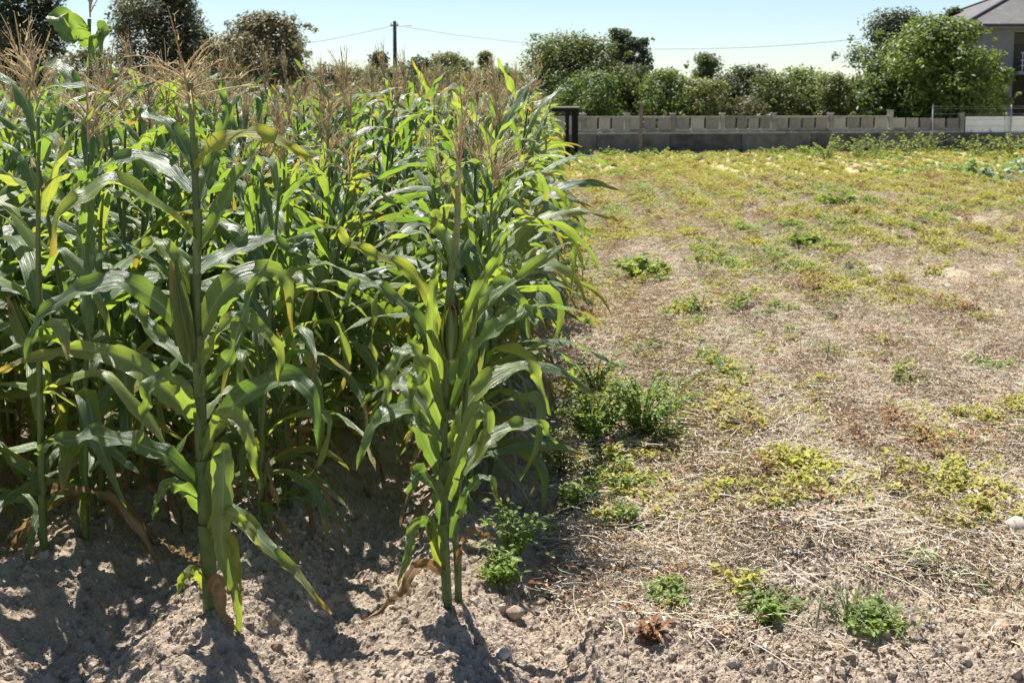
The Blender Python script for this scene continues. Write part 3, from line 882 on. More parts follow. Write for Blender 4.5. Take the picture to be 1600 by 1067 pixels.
# ------------------------------------------------------------------ trees
def tree_mats(name, ramp, trans, tf=.3):
    return leaf_mat(name, ramp, trans, tf, .5, 0, spec=.35, corn=False)
M['t_dark'] = tree_mats('dark_oak_leaf', [(0, (.026, .042, .02)), (.6, (.05, .070, .03)), (1, (.09, .10, .042))], [(0, (.06, .10, .03)), (1, (.18, .21, .06))])
M['t_olive'] = tree_mats('olive_leaf', [(0, (.055, .075, .025)), (.5, (.10, .13, .038)), (1, (.17, .18, .055))], [(0, (.14, .20, .03)), (1, (.36, .36, .08))])
M['t_green'] = tree_mats('green_leaf', [(0, (.045, .080, .02)), (.5, (.085, .135, .03)), (1, (.15, .20, .045))], [(0, (.14, .23, .03)), (1, (.36, .44, .07))])
M['t_conifer'] = tree_mats('cypress_leaf', [(0, (.024, .042, .028)), (1, (.055, .078, .046))], [(0, (.05, .08, .03)), (1, (.10, .14, .05))])
M['t_grey'] = tree_mats('grey_brown_leaf', [(0, (.055, .062, .03)), (.6, (.10, .10, .048)), (1, (.17, .14, .07))], [(0, (.12, .15, .04)), (1, (.30, .26, .09))])
M['bark'] = plain_mat('bark', [(.3, (.06, .045, .035)), (.7, (.16, .13, .10))], .95, 14, .8, .02, .1)

def foliage(rs, centers, radii, n, size, tint=None, squash=.8, shell=.55):
    """leaf sized rhombs spread through a heap of lobes"""
    centers = np.asarray(centers, float); radii = np.asarray(radii, float)
    w = radii ** 2; idx = rs.choice(len(radii), n, p=w / w.sum())
    d = rs.normal(0, 1, (n, 3)); d /= np.linalg.norm(d, axis=1)[:, None]
    rr = radii[idx] * np.clip(1 - np.abs(rs.normal(0, 1 - shell, n)), .1, 1.15) * rs.uniform(.8, 1.08, n)
    P = centers[idx] + d * rr[:, None] * np.array([1, 1, squash])
    # clump towards twig ends
    nrm = d * .7 + np.array([0, 0, .55]) + rs.normal(0, .55, (n, 3)); nrm /= np.linalg.norm(nrm, axis=1)[:, None]
    a = np.cross(nrm, rs.normal(0, 1, (n, 3))); a /= np.linalg.norm(a, axis=1)[:, None]
    b = np.cross(nrm, a)
    sz = size * rs.uniform(.4, 1.25, n)[:, None]
    V = np.stack([P - a * sz, P - b * sz * .48 + nrm * sz * .12, P + a * sz, P + b * sz * .48 + nrm * sz * .12], 1).reshape(-1, 3)
    F = np.arange(n * 4).reshape(-1, 4)
    lob = rs.random(len(radii))
    t = np.repeat(np.clip(lob[idx] * .6 + rs.random(n) * .4, 0, .999), 4)
    mb = MB(); mb.add(V, F, np.tile(np.array([[0, .5], [.5, 0], [1, .5], [.5, 1.]]), (n, 1)), t * .55)
    return mb
def tree(name, label, px, Y, top_px, hw_px, key, seed, base_px=186, n=7000, size=.10, lobes=26, conic=0.0, ragged=.25, group='trees behind the wall', flat=1.0, cat='tree'):
    rs = np.random.default_rng(seed)
    c = at(px, base_px, Y); top = at(px, top_px, Y)[2]
    hw = hw_px / F_PX * Y * 1.34
    z0 = .15
    root = empty(name, (c[0], Y, 0)); tag(root, label, cat, group)
    H = top - z0
    C, Rr = [], []
    def prof(q):
        if conic: return (1 - q ** 1.3 * conic) * (.8 + .2 * min(1, q * 4)) * .85
        return max(math.sqrt(max(0, 1 - ((q - .38) / .64) ** 2)), .8 if q < .3 else 0)
    lobes = int(lobes * (1.5 if not conic else 5))
    for k in range(lobes):
        q = (k + rs.random()) / lobes
        pr = prof(q)
        rl = max(.16, hw * rs.uniform(.17, .34) * (1 if not conic else .9))
        a = rs.uniform(0, 6.283); rad = max(0, hw * pr - rl * .8) * math.sqrt(rs.uniform(.12, 1.0))
        z = min(z0 + H * q, top - rl * .75)
        C.append([rad * math.cos(a), rad * math.sin(a) * flat, z]); Rr.append(rl)
    for q in (.1, .3, .5, .68):
        C.append([0, 0, z0 + H * q]); Rr.append(hw * prof(q) * .72)
    C.append([0, 0, top - hw * .14 - .05]); Rr.append(hw * .14 + .05)
    for k in range(int(70 * ragged)):                 # loose sprays that break the outline
        a = rs.uniform(0, 6.283); q = rs.uniform(.2, 1.0)
        C.append([hw * prof(q) * math.cos(a), hw * prof(q) * math.sin(a) * flat, z0 + H * min(q, .98)]); Rr.append(rs.uniform(.10, .24) * (hw * .3 + .3))
    cm = foliage(rs, C, Rr, int(n * 2.4), size * .86)
    link('crown', cm.mesh(name + '_crown', M[key], False), root)
    tr = MB(); hh = H * .75
    s = np.linspace(0, 1, 8)
    tube(tr, np.stack([.1 * np.sin(s * 3), .06 * np.sin(s * 5), -.3 + s * (hh + .8)], 1), .16 * (1 - .8 * s) * (hw / 2.5 + .3), 8, .4)
    for k in range(9):
        i = rs.integers(0, len(C)); e = np.array(C[i])
        p0 = np.array([0, 0, max(.6, e[2] * rs.uniform(.35, .7))])
        tube(tr, catmull([p0, (p0 + e) / 2 + [0, 0, .1], e], 6), .05 * (1 - .8 * np.linspace(0, 1, 6)), 5, rs.random())
    link('trunk', tr.mesh(name + '_trunk', M['bark']), root)
    return root
tree('oak_tree', 'dark dense tree filling the upper left corner behind the corn', 34, 46, -60, 88, 't_dark', 1, n=24000, size=.10, lobes=40)
tree('broadleaf_tree', 'grey-green tree behind the corn with a small street lamp before it', 258, 50, -45, 84, 't_grey', 2, n=22000, size=.10, lobes=36)
tree('broadleaf_tree', 'rounded olive-brown tree behind the corn, left of the utility pole', 425, 47, 17, 76, 't_grey', 3, n=18000, size=.10, lobes=34)
tree('shrub', 'low brownish shrub between the dark corner tree and its neighbour', 148, 44, 70, 55, 't_grey', 4, n=5000, size=.09, cat='shrub')
tree('shrub', 'brownish shrub between the two grey-green trees behind the corn', 345, 43, 62, 40, 't_grey', 41, n=4000, size=.09, cat='shrub')
tree('cypress_tree', 'small dark pointed tree just left of the utility pole', 594, 72, 80, 32, 't_dark', 5, n=4000, size=.12, conic=.6, ragged=.5)
tree('broadleaf_tree', 'dark low tree seen just right of the utility pole', 652, 68, 88, 44, 't_dark', 6, n=5500, size=.13)
tree('broadleaf_tree', 'dark narrow tree halfway between utility pole and rounded green tree', 705, 64, 80, 42, 't_olive', 7, n=6000, size=.11)
tree('young_tree', 'thin sparse young tree standing against the sky behind the corn', 759, 76, 78, 32, 't_olive', 8, n=2600, size=.13, conic=.7, ragged=.5)
tree('shrub', 'light green shrub where corn tassels meet the tree line', 778, 45, 106, 46, 't_green', 9, n=5000, size=.09, cat='shrub')
tree('broadleaf_tree', 'large rounded green tree above the black frame', 888, 46, 50, 92, 't_olive', 10, n=17000, size=.095, lobes=40)
tree('cypress_tree', 'dark tall cypress, the taller of two beside the rounded tree', 968, 53, 44, 34, 't_dark', 11, n=6500, size=.09, conic=.45, ragged=.5)
tree('cypress_tree', 'dark cypress with shorter top at the right of the pair', 996, 52, 58, 30, 't_conifer', 12, n=5500, size=.09, conic=.3, ragged=.5)
tree('shrub', 'pale green shrub under the rounded tree, behind the slab fence', 925, 42.5, 110, 56, 't_green', 13, n=5000, size=.085, cat='shrub')
tree('shrub', 'green shrub right of the cypresses, behind the brown post', 1040, 44, 104, 54, 't_green', 14, n=5500, size=.085, cat='shrub')
tree('young_tree', 'sparse tree with a feathery top poking above the shrubs', 1100, 50, 82, 44, 't_olive', 15, n=4000, size=.09, conic=.5, ragged=.6)
tree('shrub', 'olive shrub in the middle of the hedge behind the fence', 1098, 43.5, 120, 52, 't_olive', 16, n=5000, size=.085, cat='shrub')
tree('broadleaf_tree', 'dark green tree midway along the fence, below the cable', 1165, 49, 100, 60, 't_dark', 17, n=6000, size=.09)
tree('shrub', 'reddish brown dry shrub low behind the slab fence', 1160, 43.6, 150, 38, 't_grey', 18, n=2600, size=.08, cat='shrub')
tree('broadleaf_tree', 'bushy green tree left of the big fig tree', 1252, 48, 104, 66, 't_green', 19, n=8000, size=.09)
tree('shrub', 'olive shrub tucked between the bushy tree and the fig', 1308, 46, 112, 44, 't_olive', 20, n=4500, size=.085, cat='shrub')
tree('oak_tree', 'dark tree behind the fig, its edge sloping up to the roof', 1405, 53, 12, 86, 't_dark', 21, n=13000, size=.10, lobes=36)
tree('broadleaf_tree', 'dark treetop showing between fig tree and house roof', 1482, 62, 10, 30, 't_dark', 22, n=4000, size=.12)
tree('fig_tree', 'big bright green fig tree spreading over the fence beside the house', 1450, 44.6, 24, 92, 't_green', 23, n=16000, size=.125, lobes=46)
tree('shrub', 'leafy lower branches of fig scrub against the slab fence', 1375, 45.2, 92, 46, 't_green', 24, n=5500, size=.11, cat='shrub')
tree('shrub', 'round green shrub in front of the house corner', 1535, 46.5, 85, 40, 't_green', 25, n=4500, size=.11, cat='shrub')
tree('shrub', 'dark shrub filling the gap beneath the feathery tree', 1125, 47, 118, 44, 't_dark', 26, n=4000, size=.09, cat='shrub')
tree('shrub', 'green shrub below the cable, left of the bushy tree', 1205, 46, 114, 48, 't_olive', 27, n=4500, size=.09, cat='shrub')
tree('shrub', 'dark shrub at the foot of the two cypresses', 985, 47, 98, 44, 't_dark', 28, n=4500, size=.09, cat='shrub')
tree('shrub', 'olive shrub behind the tassels below the sparse young tree', 735, 52, 112, 44, 't_olive', 29, n=4000, size=.09, cat='shrub')
tree('shrub', 'dark shrub behind the tassels at the foot of the utility pole', 612, 55, 102, 62, 't_olive', 30, n=6000, size=.1, cat='shrub')
tree('broadleaf_tree', 'broad hazy tree far behind the tassels right of the utility pole', 668, 74, 96, 70, 't_olive', 32, n=8000, size=.12, lobes=36)
tree('broadleaf_tree', 'broad hazy tree far behind the tassels left of the rounded tree', 775, 72, 104, 66, 't_olive', 33, n=8000, size=.12, lobes=36)
tree('broadleaf_tree', 'broad hazy tree far behind the tassels left of the utility pole', 560, 76, 104, 66, 't_olive', 34, n=8000, size=.12, lobes=36)
tree('shrub', 'dark shrub right of the olive-brown tree behind the corn', 525, 52, 100, 66, 't_grey', 31, n=6000, size=.1, cat='shrub')

# ------------------------------------------------------------------ utility pole, street lamp, cables
M['pole'] = plain_mat('creosoted_pole', [(.3, (.05, .045, .045)), (.7, (.11, .10, .095))], .85, 6, .4, .01, .2)
M['cable'] = plain_mat('cable', [(.3, (.10, .10, .105)), (.7, (.16, .16, .165))], .6, 6, 0)
M['lamp_glass'] = plain_mat('lamp_head', [(.3, (.70, .70, .70)), (.7, (.8, .8, .8))], .35, 6, 0)
def lamp_head(root, p, d, s=1.0):
    p = np.array(p); d = np.array(d, float)
    mb = MB(); tube(mb, catmull([p, p + d * .5 * s + [0, 0, .14 * s], p + d * 1.0 * s + [0, 0, .17 * s]], 8), .035 * s, 6, .5); arm = link('arm', mb.mesh('arm', M['steel']), root)
    q = p + d * 1.0 * s + [0, 0, .17 * s]
    mb = MB(); n = 8; u = np.linspace(0, 1, n)
    tube(mb, q + d[None] * (u * .62 * s)[:, None], np.array([.05, .1, .13, .14, .14, .12, .09, .03]) * s, 10, .5)
    for V in mb.V: V[:, 2] = q[2] + (V[:, 2] - q[2]) * .55
    link('lamp_head', mb.mesh('lamp_head', M['lamp_glass']), root)
PY = 70
pb = at(618, 165, PY); ptop = at(618, 34, PY)[2]
pole = empty('utility_pole', (pb[0], PY, 0)); tag(pole, 'dark utility pole with a lamp arm rising behind the corn', 'utility pole')
mb = MB(); tube(mb, [[0, 0, -.5], [0, 0, ptop * .5], [0, 0, ptop]], [.16, .14, .11], 10, .4); link('shaft', mb.mesh('pole_shaft', M['pole']), pole)
lamp_head(pole, (.1, 0, ptop - .35), (1, -.1, .0), .62)
mb = MB(); box(mb, (0, -.14, ptop - .25), (.5, .08, .08), 0, .3, bev=.01); link('crossarm', mb.mesh('crossarm', M['pole'], False), pole)
for sx in (-.2, .2):
    mb = MB(); tube(mb, [[sx, -.14, ptop - .21], [sx, -.14, ptop - .06]], [.035, .025], 8, .4); link('insulator', mb.mesh('insulator', M['lamp_glass']), pole)
lb = at(205, 66, 42)
lp = empty('street_lamp', (lb[0], 42, 0)); tag(lp, 'small street lamp with a white head before the grey-green tree', 'street lamp')
mb = MB(); tube(mb, [[0, 0, -.3], [0, 0, lb[2]]], [.06, .04], 8, .4); link('shaft', mb.mesh('lamp_shaft', M['pole']), lp)
lamp_head(lp, (0, 0, lb[2]), (1, -.15, .0), .38)
def cable(label, pts, r=.012):
    P = catmull([at(*p) for p in pts], 40)
    o = P[0].copy()
    mb = MB(); tube(mb, P - o, r, 5, .5)
    tag(link('overhead_cable', mb.mesh('overhead_cable', M['cable']), None, o), label, 'cable')
cable('overhead cable sagging from the utility pole across the sky to the house', [(618, 40, PY - .14), (720, 56, 68), (850, 70, 66), (1010, 77, 63), (1180, 74, 60), (1355, 60, 57), (1500, 38, 54.6)])
cable('overhead cable running from the utility pole down toward the left-hand trees', [(618, 40, PY - .14), (560, 53, 66), (505, 64, 62), (400, 78, 56)])

# ------------------------------------------------------------------ house
M['slate'] = None
def roof_mat():
    m, nt, b = new_mat('weathered_roof_tiles'); N = NT(nt)
    geo = N.n('ShaderNodeTexCoord').outputs['Object']
    br = N.n('ShaderNodeTexBrick'); N.l(geo, br.inputs['Vector'])
    br.inputs['Scale'].default_value = 1.0; br.inputs['Brick Width'].default_value = .3; br.inputs['Row Height'].default_value = .2; br.inputs['Mortar Size'].default_value = .012
    br.inputs['Color1'].default_value = (.088, .083, .084, 1); br.inputs['Color2'].default_value = (.125, .118, .117, 1); br.inputs['Mortar'].default_value = (.08, .07, .065, 1)
    nz = N.noise(geo, 1.2, 5, .65)
    col = N.mix(N.sstep(nz, .4, .7), br.outputs[0], (.072, .067, .066))
    N.l(col, b.inputs['Base Color']); b.inputs['Roughness'].default_value = .85
    N.bump(br.outputs['Fac'], -.6, .02, b)
    return m
M['slate'] = roof_mat()
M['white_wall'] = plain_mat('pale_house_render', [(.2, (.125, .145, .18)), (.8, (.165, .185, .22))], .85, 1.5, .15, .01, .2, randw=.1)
M['shutter'] = plain_mat('dark_shutter', [(.3, (.028, .027, .024)), (.7, (.06, .055, .05))], .7, 6, .1)
M['rail'] = plain_mat('blue_grey_rail', [(.3, (.25, .28, .36)), (.7, (.36, .40, .50))], .5, 6, 0)
M['dark_trim'] = plain_mat('dark_gutter', [(.3, (.03, .03, .035)), (.7, (.06, .06, .065))], .5, 6, 0)
HY = 55.0
xl = (1487 - 800) / F_PX * HY; ez = at(1550, 41, HY)[2]
house = empty('house', (xl + .7, HY, 0)); tag(house, 'pale two-storey house with hipped slate roof at the right edge', 'house')
Wd, Dp = 15.0, 11.0
# front wall built round its openings
wx0, wx1 = at(1583, 100, HY)[0] - (xl + .7), at(1583, 100, HY)[0] - (xl + .7) + 2.3
zt, zb = at(1583, 52, HY)[2], at(1583, 112, HY)[2]
def hbox(nm, c, sz, mk, parent=None):
    mb = MB(); box(mb, c, sz, 0, random.random(), bev=.008); return link(nm, mb.mesh(nm, M[mk], False), parent or house)
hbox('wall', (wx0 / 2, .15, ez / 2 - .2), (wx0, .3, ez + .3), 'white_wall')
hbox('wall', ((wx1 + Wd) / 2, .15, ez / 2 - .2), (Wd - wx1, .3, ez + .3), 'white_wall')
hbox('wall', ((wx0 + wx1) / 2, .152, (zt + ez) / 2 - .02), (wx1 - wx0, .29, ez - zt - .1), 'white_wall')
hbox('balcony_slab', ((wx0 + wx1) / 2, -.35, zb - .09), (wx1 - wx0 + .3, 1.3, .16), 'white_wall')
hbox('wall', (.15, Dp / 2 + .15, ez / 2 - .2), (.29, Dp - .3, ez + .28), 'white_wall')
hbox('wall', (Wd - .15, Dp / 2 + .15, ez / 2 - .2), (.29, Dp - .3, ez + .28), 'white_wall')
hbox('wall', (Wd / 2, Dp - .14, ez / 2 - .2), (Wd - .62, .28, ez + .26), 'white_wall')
sh = empty('window', (0, 0, 0)); sh.parent = house
hbox('frame', ((wx0 + wx1) / 2, .24, (zt + zb) / 2), (wx1 - wx0, .06, zt - zb), 'shutter', sh)
for k in range(14):
    z = zb + (zt - zb) * (k + .5) / 14
    hbox('slat', ((wx0 + wx1) / 2, .19, z), (wx1 - wx0 - .08, .03, (zt - zb) / 14 - .025), 'shutter', sh)
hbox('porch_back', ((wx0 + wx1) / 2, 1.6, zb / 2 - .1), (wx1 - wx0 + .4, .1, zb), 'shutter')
for k, z in enumerate((zb + .25, zb + .5, zb + .85)):
    hbox('railing_bar', ((wx0 + wx1) / 2, -.92, z), (wx1 - wx0 + .1, .05, .05), 'rail')
for q in np.linspace(0, 1, 6):
    hbox('railing_post', (wx0 + .02 + (wx1 - wx0 - .04) * q, -.96, zb + .43), (.035, .035, .86), 'rail')
# hip roof
ov = .7; rise = .42
X0, X1, Y0, Y1 = -ov, Wd + ov, -ov, Dp + ov
run = (Y1 - Y0) / 2; rz_ = ez + run * rise; ym = (Y0 + Y1) / 2
E = [[X0, Y0, ez], [X1, Y0, ez], [X1, Y1, ez], [X0, Y1, ez], [X0 + run, ym, rz_], [X1 - run, ym, rz_]]
roof = MB(); roof.add(E, np.array([[0, 1, 5, 4], [2, 3, 4, 5]])); roof.add(E, np.array([[3, 0, 4], [1, 2, 5]]))
ro = link('roof', roof.mesh('roof', M['slate'], False), house)
mb = MB(); box(mb, ((X0 + X1) / 2, ym, ez - .09), (X1 - X0 - .04, Y1 - Y0 - .04, .12), 0, .5, bev=.01); link('soffit', mb.mesh('soffit', M['white_wall'], False), ro)
mb = MB(); tube(mb, [[X0, Y0 - .05, ez - .01], [X1, Y0 - .05, ez - .01]], .07, 8, .5); link('gutter', mb.mesh('gutter', M['dark_trim']), ro)
mb = MB(); tube(mb, [[X0 - .05, Y0, ez - .01], [X0 - .05, Y1, ez - .01]], .07, 8, .5); link('gutter', mb.mesh('gutter', M['dark_trim']), ro)
for a, b in ((0, 4), (3, 4), (4, 5), (1, 5), (2, 5)):
    mb = MB(); A_, B_ = np.array(E[a]) + [0, 0, .03], np.array(E[b]) + [0, 0, .03]
    tube(mb, np.linspace(A_, B_, 12), .09, 6, .5); link('ridge_cap', mb.mesh('ridge_cap', M['dark_trim']), ro)

# ------------------------------------------------------------------ the withered potato field
M['pot_yellow'] = leaf_mat('potato_leaf_yellow', [(0, (.30, .27, .07)), (.4, (.40, .38, .08)), (.75, (.37, .40, .08)), (1, (.50, .40, .13))], [(0, (.4, .38, .05)), (1, (.55, .50, .07))], .35, .65, 0, spec=.25, corn=False)
M['pot_green'] = leaf_mat('potato_leaf_green', [(0, (.085, .145, .03)), (.5, (.15, .22, .045)), (1, (.27, .31, .07))], [(0, (.22, .36, .03)), (1, (.45, .52, .06))], .38, .55, 0, spec=.35, corn=False)
M['weed_green'] = leaf_mat('weed_leaf', [(0, (.035, .080, .018)), (.5, (.06, .12, .025)), (1, (.12, .19, .04))], [(0, (.10, .22, .02)), (1, (.28, .42, .04))], .36, .5, 0, spec=.4, corn=False)
M['weed_bright'] = leaf_mat('weed_leaf_bright', [(0, (.080, .145, .028)), (.5, (.13, .20, .04)), (1, (.21, .28, .06))], [(0, (.24, .38, .04)), (1, (.44, .54, .06))], .45, .5, 0, spec=.4, corn=False)
M['grass_blade'] = leaf_mat('grass_blade', [(0, (.07, .11, .05)), (.6, (.12, .16, .07)), (1, (.26, .25, .10))], [(0, (.16, .24, .06)), (1, (.36, .36, .10))], .35, .6, 0, spec=.3, corn=False)
M['straw'] = leaf_mat('dry_haulm', [(0, (.36, .29, .21)), (.3, (.52, .43, .32)), (.6, (.62, .55, .43)), (.85, (.64, .60, .53)), (1, (.60, .52, .28))], [(0, (.25, .15, .07)), (1, (.4, .32, .16))], .12, .85, 0, spec=.15, corn=False)
M['flake'] = leaf_mat('dry_leaf_flake', [(0, (.28, .19, .12)), (.4, (.45, .32, .20)), (.75, (.54, .44, .32)), (1, (.58, .53, .46))], [(0, (.3, .16, .06)), (1, (.4, .28, .12))], .2, .85, 0, spec=.15, corn=False)
M['russet'] = leaf_mat('russet_dry_leaf', [(0, (.20, .11, .06)), (.5, (.30, .18, .10)), (1, (.38, .26, .15))], [(0, (.36, .16, .05)), (1, (.5, .26, .09))], .25, .8, 0, spec=.15, corn=False)
M['squash'] = leaf_mat('squash_leaf', [(0, (.16, .21, .13)), (.5, (.25, .31, .20)), (1, (.36, .42, .29))], [(0, (.2, .34, .06)), (1, (.35, .48, .1))], .3, .55, 0, spec=.35, corn=False)
M['stem'] = plain_mat('green_stem', [(.3, (.10, .13, .03)), (.7, (.24, .22, .07))], .6, 12, 0)

def straw(mb, rs, p, L, r, a, lift=.3, mat=0, curl=.5):
    n = 5; s = np.linspace(0, 1, n)
    aa = a + curl * rs.normal() * s
    d = np.stack([np.cos(aa), np.sin(aa), lift * np.sin(s * 3.1) * rs.uniform(-.2, 1)], 1)
    P = np.asarray(p) + np.concatenate([[[0, 0, 0]], np.cumsum(d[1:] * L / (n - 1), 0)])
    P[:, 2] = np.maximum(P[:, 2], 0.002)
    tube(mb, P, r * (1 - .5 * s), 3, rs.random(), mat, cap=False)
def leaflet(mb, rs, p, az, el, L, w, mat=0, tint=None, cup=.25):
    """small pointed oval leaf, folded along its rib"""
    d = np.array([math.cos(az) * math.cos(el), math.sin(az) * math.cos(el), math.sin(el)])
    sd = np.array([-math.sin(az), math.cos(az), 0]) + np.array([0, 0, rs.normal(0, .35)]); sd /= np.linalg.norm(sd)
    nn = np.cross(d, sd); nn = nn if nn[2] > 0 else -nn
    p = np.asarray(p, float); droop = -nn * L * rs.uniform(.0, .25)
    V = [p, p + d * L * .4, p + d * L + droop, p + d * L * .38 + sd * w + nn * w * cup, p + d * L * .38 - sd * w + nn * w * cup,
         p + d * L * .75 + sd * w * .62 + nn * w * cup + droop * .5, p + d * L * .75 - sd * w * .62 + nn * w * cup + droop * .5]
    V += [p + d * L * .75 + droop * .5]
    F = [[0, 1, 3, 3], [0, 4, 1, 1]]
    mb.add(V, np.array([[1, 7, 5, 3], [1, 4, 6, 7]]), None, rs.random() * .6 if tint is None else tint, mat)
    mb.add(V, np.array([[0, 1, 3], [0, 4, 1], [7, 2, 5], [7, 6, 2]]), None, mb.T[-1][0], mat)
LM = ['straw', 'flake', 'russet', 'pot_yellow']
litter = []
for k in range(10):
    rs = np.random.default_rng(300 + k); mb = MB()
    for i in range(44):
        p = np.append(rs.normal(0, .095, 2), rs.uniform(0, .008))
        straw(mb, rs, p, rs.uniform(.02, .10) if rs.random() < .92 else rs.uniform(.12, .26), rs.uniform(.0007, .0021), rs.uniform(0, 6.28), .3, 0, 1.0)
    for i in range(26):
        p = np.append(rs.normal(0, .10, 2), rs.uniform(.002, .014))
        leaflet(mb, rs, p, rs.uniform(0, 6.28), rs.uniform(-.2, .35), rs.uniform(.010, .032), rs.uniform(.003, .009), 2 if k == 8 or (k == 4 and i % 2) else 1, cup=rs.uniform(.1, .9))
    litter.append(mb.mesh('litter', [M[q] for q in LM], False))
def clump_mb(rs, keymat, rad, hgt, nst, nl, ls, wf=1.0):
    """stems fanning from one root with compound leaves; returns foliage and stem builders"""
    fo, st = MB(), MB()
    for i in range(nst):
        a = rs.uniform(0, 6.28); rr = rad * rs.uniform(.3, 1.0)
        h = hgt * rs.uniform(.5, 1.0) * (1 - .45 * (rr / rad) ** 2)
        P = catmull([[0.02 * math.cos(a), .02 * math.sin(a), -.01], [rr * .4 * math.cos(a), rr * .4 * math.sin(a), h * .65], [rr * math.cos(a), rr * math.sin(a), h]], 7)
        tube(st, P, .0035 * (1 - .6 * np.linspace(0, 1, 7)) * (rad / .2) ** .5, 4, rs.random(), 0, cap=False)
        for j in range(nl):
            u = rs.uniform(.25, 1.0); q = P[min(6, int(u * 6.99))] + rs.normal(0, .012, 3)
            leaflet(fo, rs, q, rs.uniform(0, 6.28) * .5 + a - 1.57, rs.uniform(-.45, .6), ls * rs.uniform(.6, 1.25), ls * rs.uniform(.22, .34) * wf)
    return fo, st
def carpet(seed, k1, rad, hgt, nst, nl, ls):
    rs = np.random.default_rng(seed); fo, st = clump_mb(rs, None, rad, hgt, nst, nl, ls)
    mb = MB(); mb.merge(fo, 0); mb.merge(st, 1)
    return mb.mesh('potato_haulm', [M[k1], M['stem']], False)
haulm = [carpet(400 + k, ['pot_yellow', 'pot_yellow', 'pot_yellow', 'pot_green', 'pot_yellow', 'russet', 'pot_green', 'pot_yellow'][k], .17 + .02 * (k % 3), .11 + .02 * (k % 3), 9, 9, .042) for k in range(8)]

def right_points(n, ymin, ymax, power, seed, xpad=1.0):
    rs = np.random.default_rng(seed)
    u = rs.random(n)
    y = (ymin ** power + u * (ymax ** power - ymin ** power)) ** (1 / power)
    lo = .16 + y * ROW_DX; hi = .47 * y + xpad
    x = lo + (hi - lo) * rs.random(n)
    return x, y, rs
# withered stems and leaf flakes
x, y, rs = right_points(14000, 3.2, 26, .35, 50)
edge = y + (fbm(x * 1.3, y * 1.3, 91) - .5) * 1.0
cover = fbm(x * 1.6, y * 1.6, 92)
keep = (edge > 3.66 + rs.normal(0, .12, len(x))) & (cover + rs.random(len(x)) * .35 > .50) & (y < wall_at_px(800) * 0 + 36)
x, y = x[keep], y[keep]; n = len(x)
idx = np.where(fbm(x * .8, y * .8, 93) > .55, rs.choice([0, 4, 8], n), rs.integers(0, 10, n))
scatter('dry_haulm_litter', litter, np.stack([x, y, height(x, y) + .004], 1), np.stack([rs.normal(0, .12, n), rs.normal(0, .12, n), rs.uniform(0, 6.28, n)], 1),
        rs.uniform(.7, 1.25, n) * (1 + np.clip((y - 8) / 30, 0, .4)), idx, 'withered brown potato stems and leaf litter strewn over the open field', 'plant litter')
# yellowing haulm still standing, thicker towards the wall
x, y, rs = right_points(23000, 4.2, 44, .85, 51)
cov = fbm(x * .7, y * .5, 94, 3) * .6 + .2 + .55 * (fbm(x * 1.9, y * 1.4, 95) - .5)
far = sstep(2.5, 21, y)
keep = cov > (.567 - .155 * far + rs.normal(0, .095, len(x)))
keep &= (y < 37.0 + (x + 7.5) * .19)
x, y = x[keep], y[keep]; n = len(x)
gmask = fbm(x * .8, y * .8, 96) + .12 * sstep(28, 37, y)
idx = np.where(gmask > .57, rs.choice([3, 6, 0], n), rs.choice([0, 1, 2, 4, 7, 5, 0, 2], n))
scatter('potato_haulm', haulm, np.stack([x, y, height(x, y) - .005], 1), np.stack([rs.normal(0, .1, n), rs.normal(0, .1, n), rs.uniform(0, 6.28, n)], 1),
        rs.uniform(.35, 1.1, n) * (.72 + .35 * sstep(6, 20, y)), idx, 'low yellow-green dying potato haulm carpeting the open field toward the wall', 'potato haulm')
print('haulm', n)

# ------------------------------------------------------------------ single plants one can point at
def plant(name, label, px, py, w_px, h_px, kind, seed, cat='weed', group=None):
    rs = np.random.default_rng(seed)
    p = ground_px(px, py); k = p[1] / F_PX
    rad, hgt = w_px * k * .68, h_px * k * 1.1
    root = empty(name, p - [0, 0, .005], 0)
    tag(root, label, cat, group)
    if kind == 'grass':
        fo = MB()
        for i in range(int(26 + w_px * .25)):
            a = rs.uniform(0, 6.28); L = hgt * rs.uniform(.25, 1.0); out = rad * rs.uniform(.2, 1.6)
            q = rs.normal(0, rad * .4, 2)
            P = catmull([[q[0], q[1], -.01], [q[0] + out * .35 * math.cos(a), q[1] + out * .35 * math.sin(a), L * .7], [q[0] + out * math.cos(a), q[1] + out * math.sin(a), L * rs.uniform(.4, 1)]], 7)
            s = np.linspace(0, 1, 7)
            blade(fo, P, np.tile([-math.sin(a), math.cos(a), 0.], (7, 1)), (.0030 * (1 - s ** 2) + .0003) * rs.uniform(.6, 1.3), .3, 0, tint=rs.random() * .6, ac=3)
        link('blades', fo.mesh('grass_blades', M['grass_blade'], False), root)
        return root
    key, nst, nl, ls = {'potato': ('pot_green', 14, 12, .042), 'weed': ('weed_bright', 18, 14, .032), 'bush': ('weed_bright', 60, 24, .029),
                        'yellow': ('pot_yellow', 12, 11, .045), 'russet': ('russet', 12, 12, .035), 'squash': ('squash', 26, 3, .17), 'far': ('pot_green', 22, 10, .085)}[kind]
    fo, st = clump_mb(rs, None, rad, hgt, nst, nl, ls, 1.9 if kind == 'squash' else 1.35 if kind == 'far' else 1.0)
    link('foliage', fo.mesh(name + '_foliage', M[key], False), root)
    link('stems', st.mesh(name + '_stems', M['stem']), root)
    return root
plant('weed_bush', 'dense bright green weed bush spilling out beside the corn edge', 1000, 692, 125, 112, 'bush', 501)
plant('weed_bush', 'shaded green weed bush against the corn base, left of the bright one', 925, 694, 105, 105, 'bush', 506)
plant('weed_bush', 'smaller green weed clump at the back of the bright bush', 1050, 652, 80, 72, 'weed', 502)
plant('weed_bush', 'green weed clump behind the shaded bush along the corn edge', 930, 612, 85, 80, 'weed', 507)
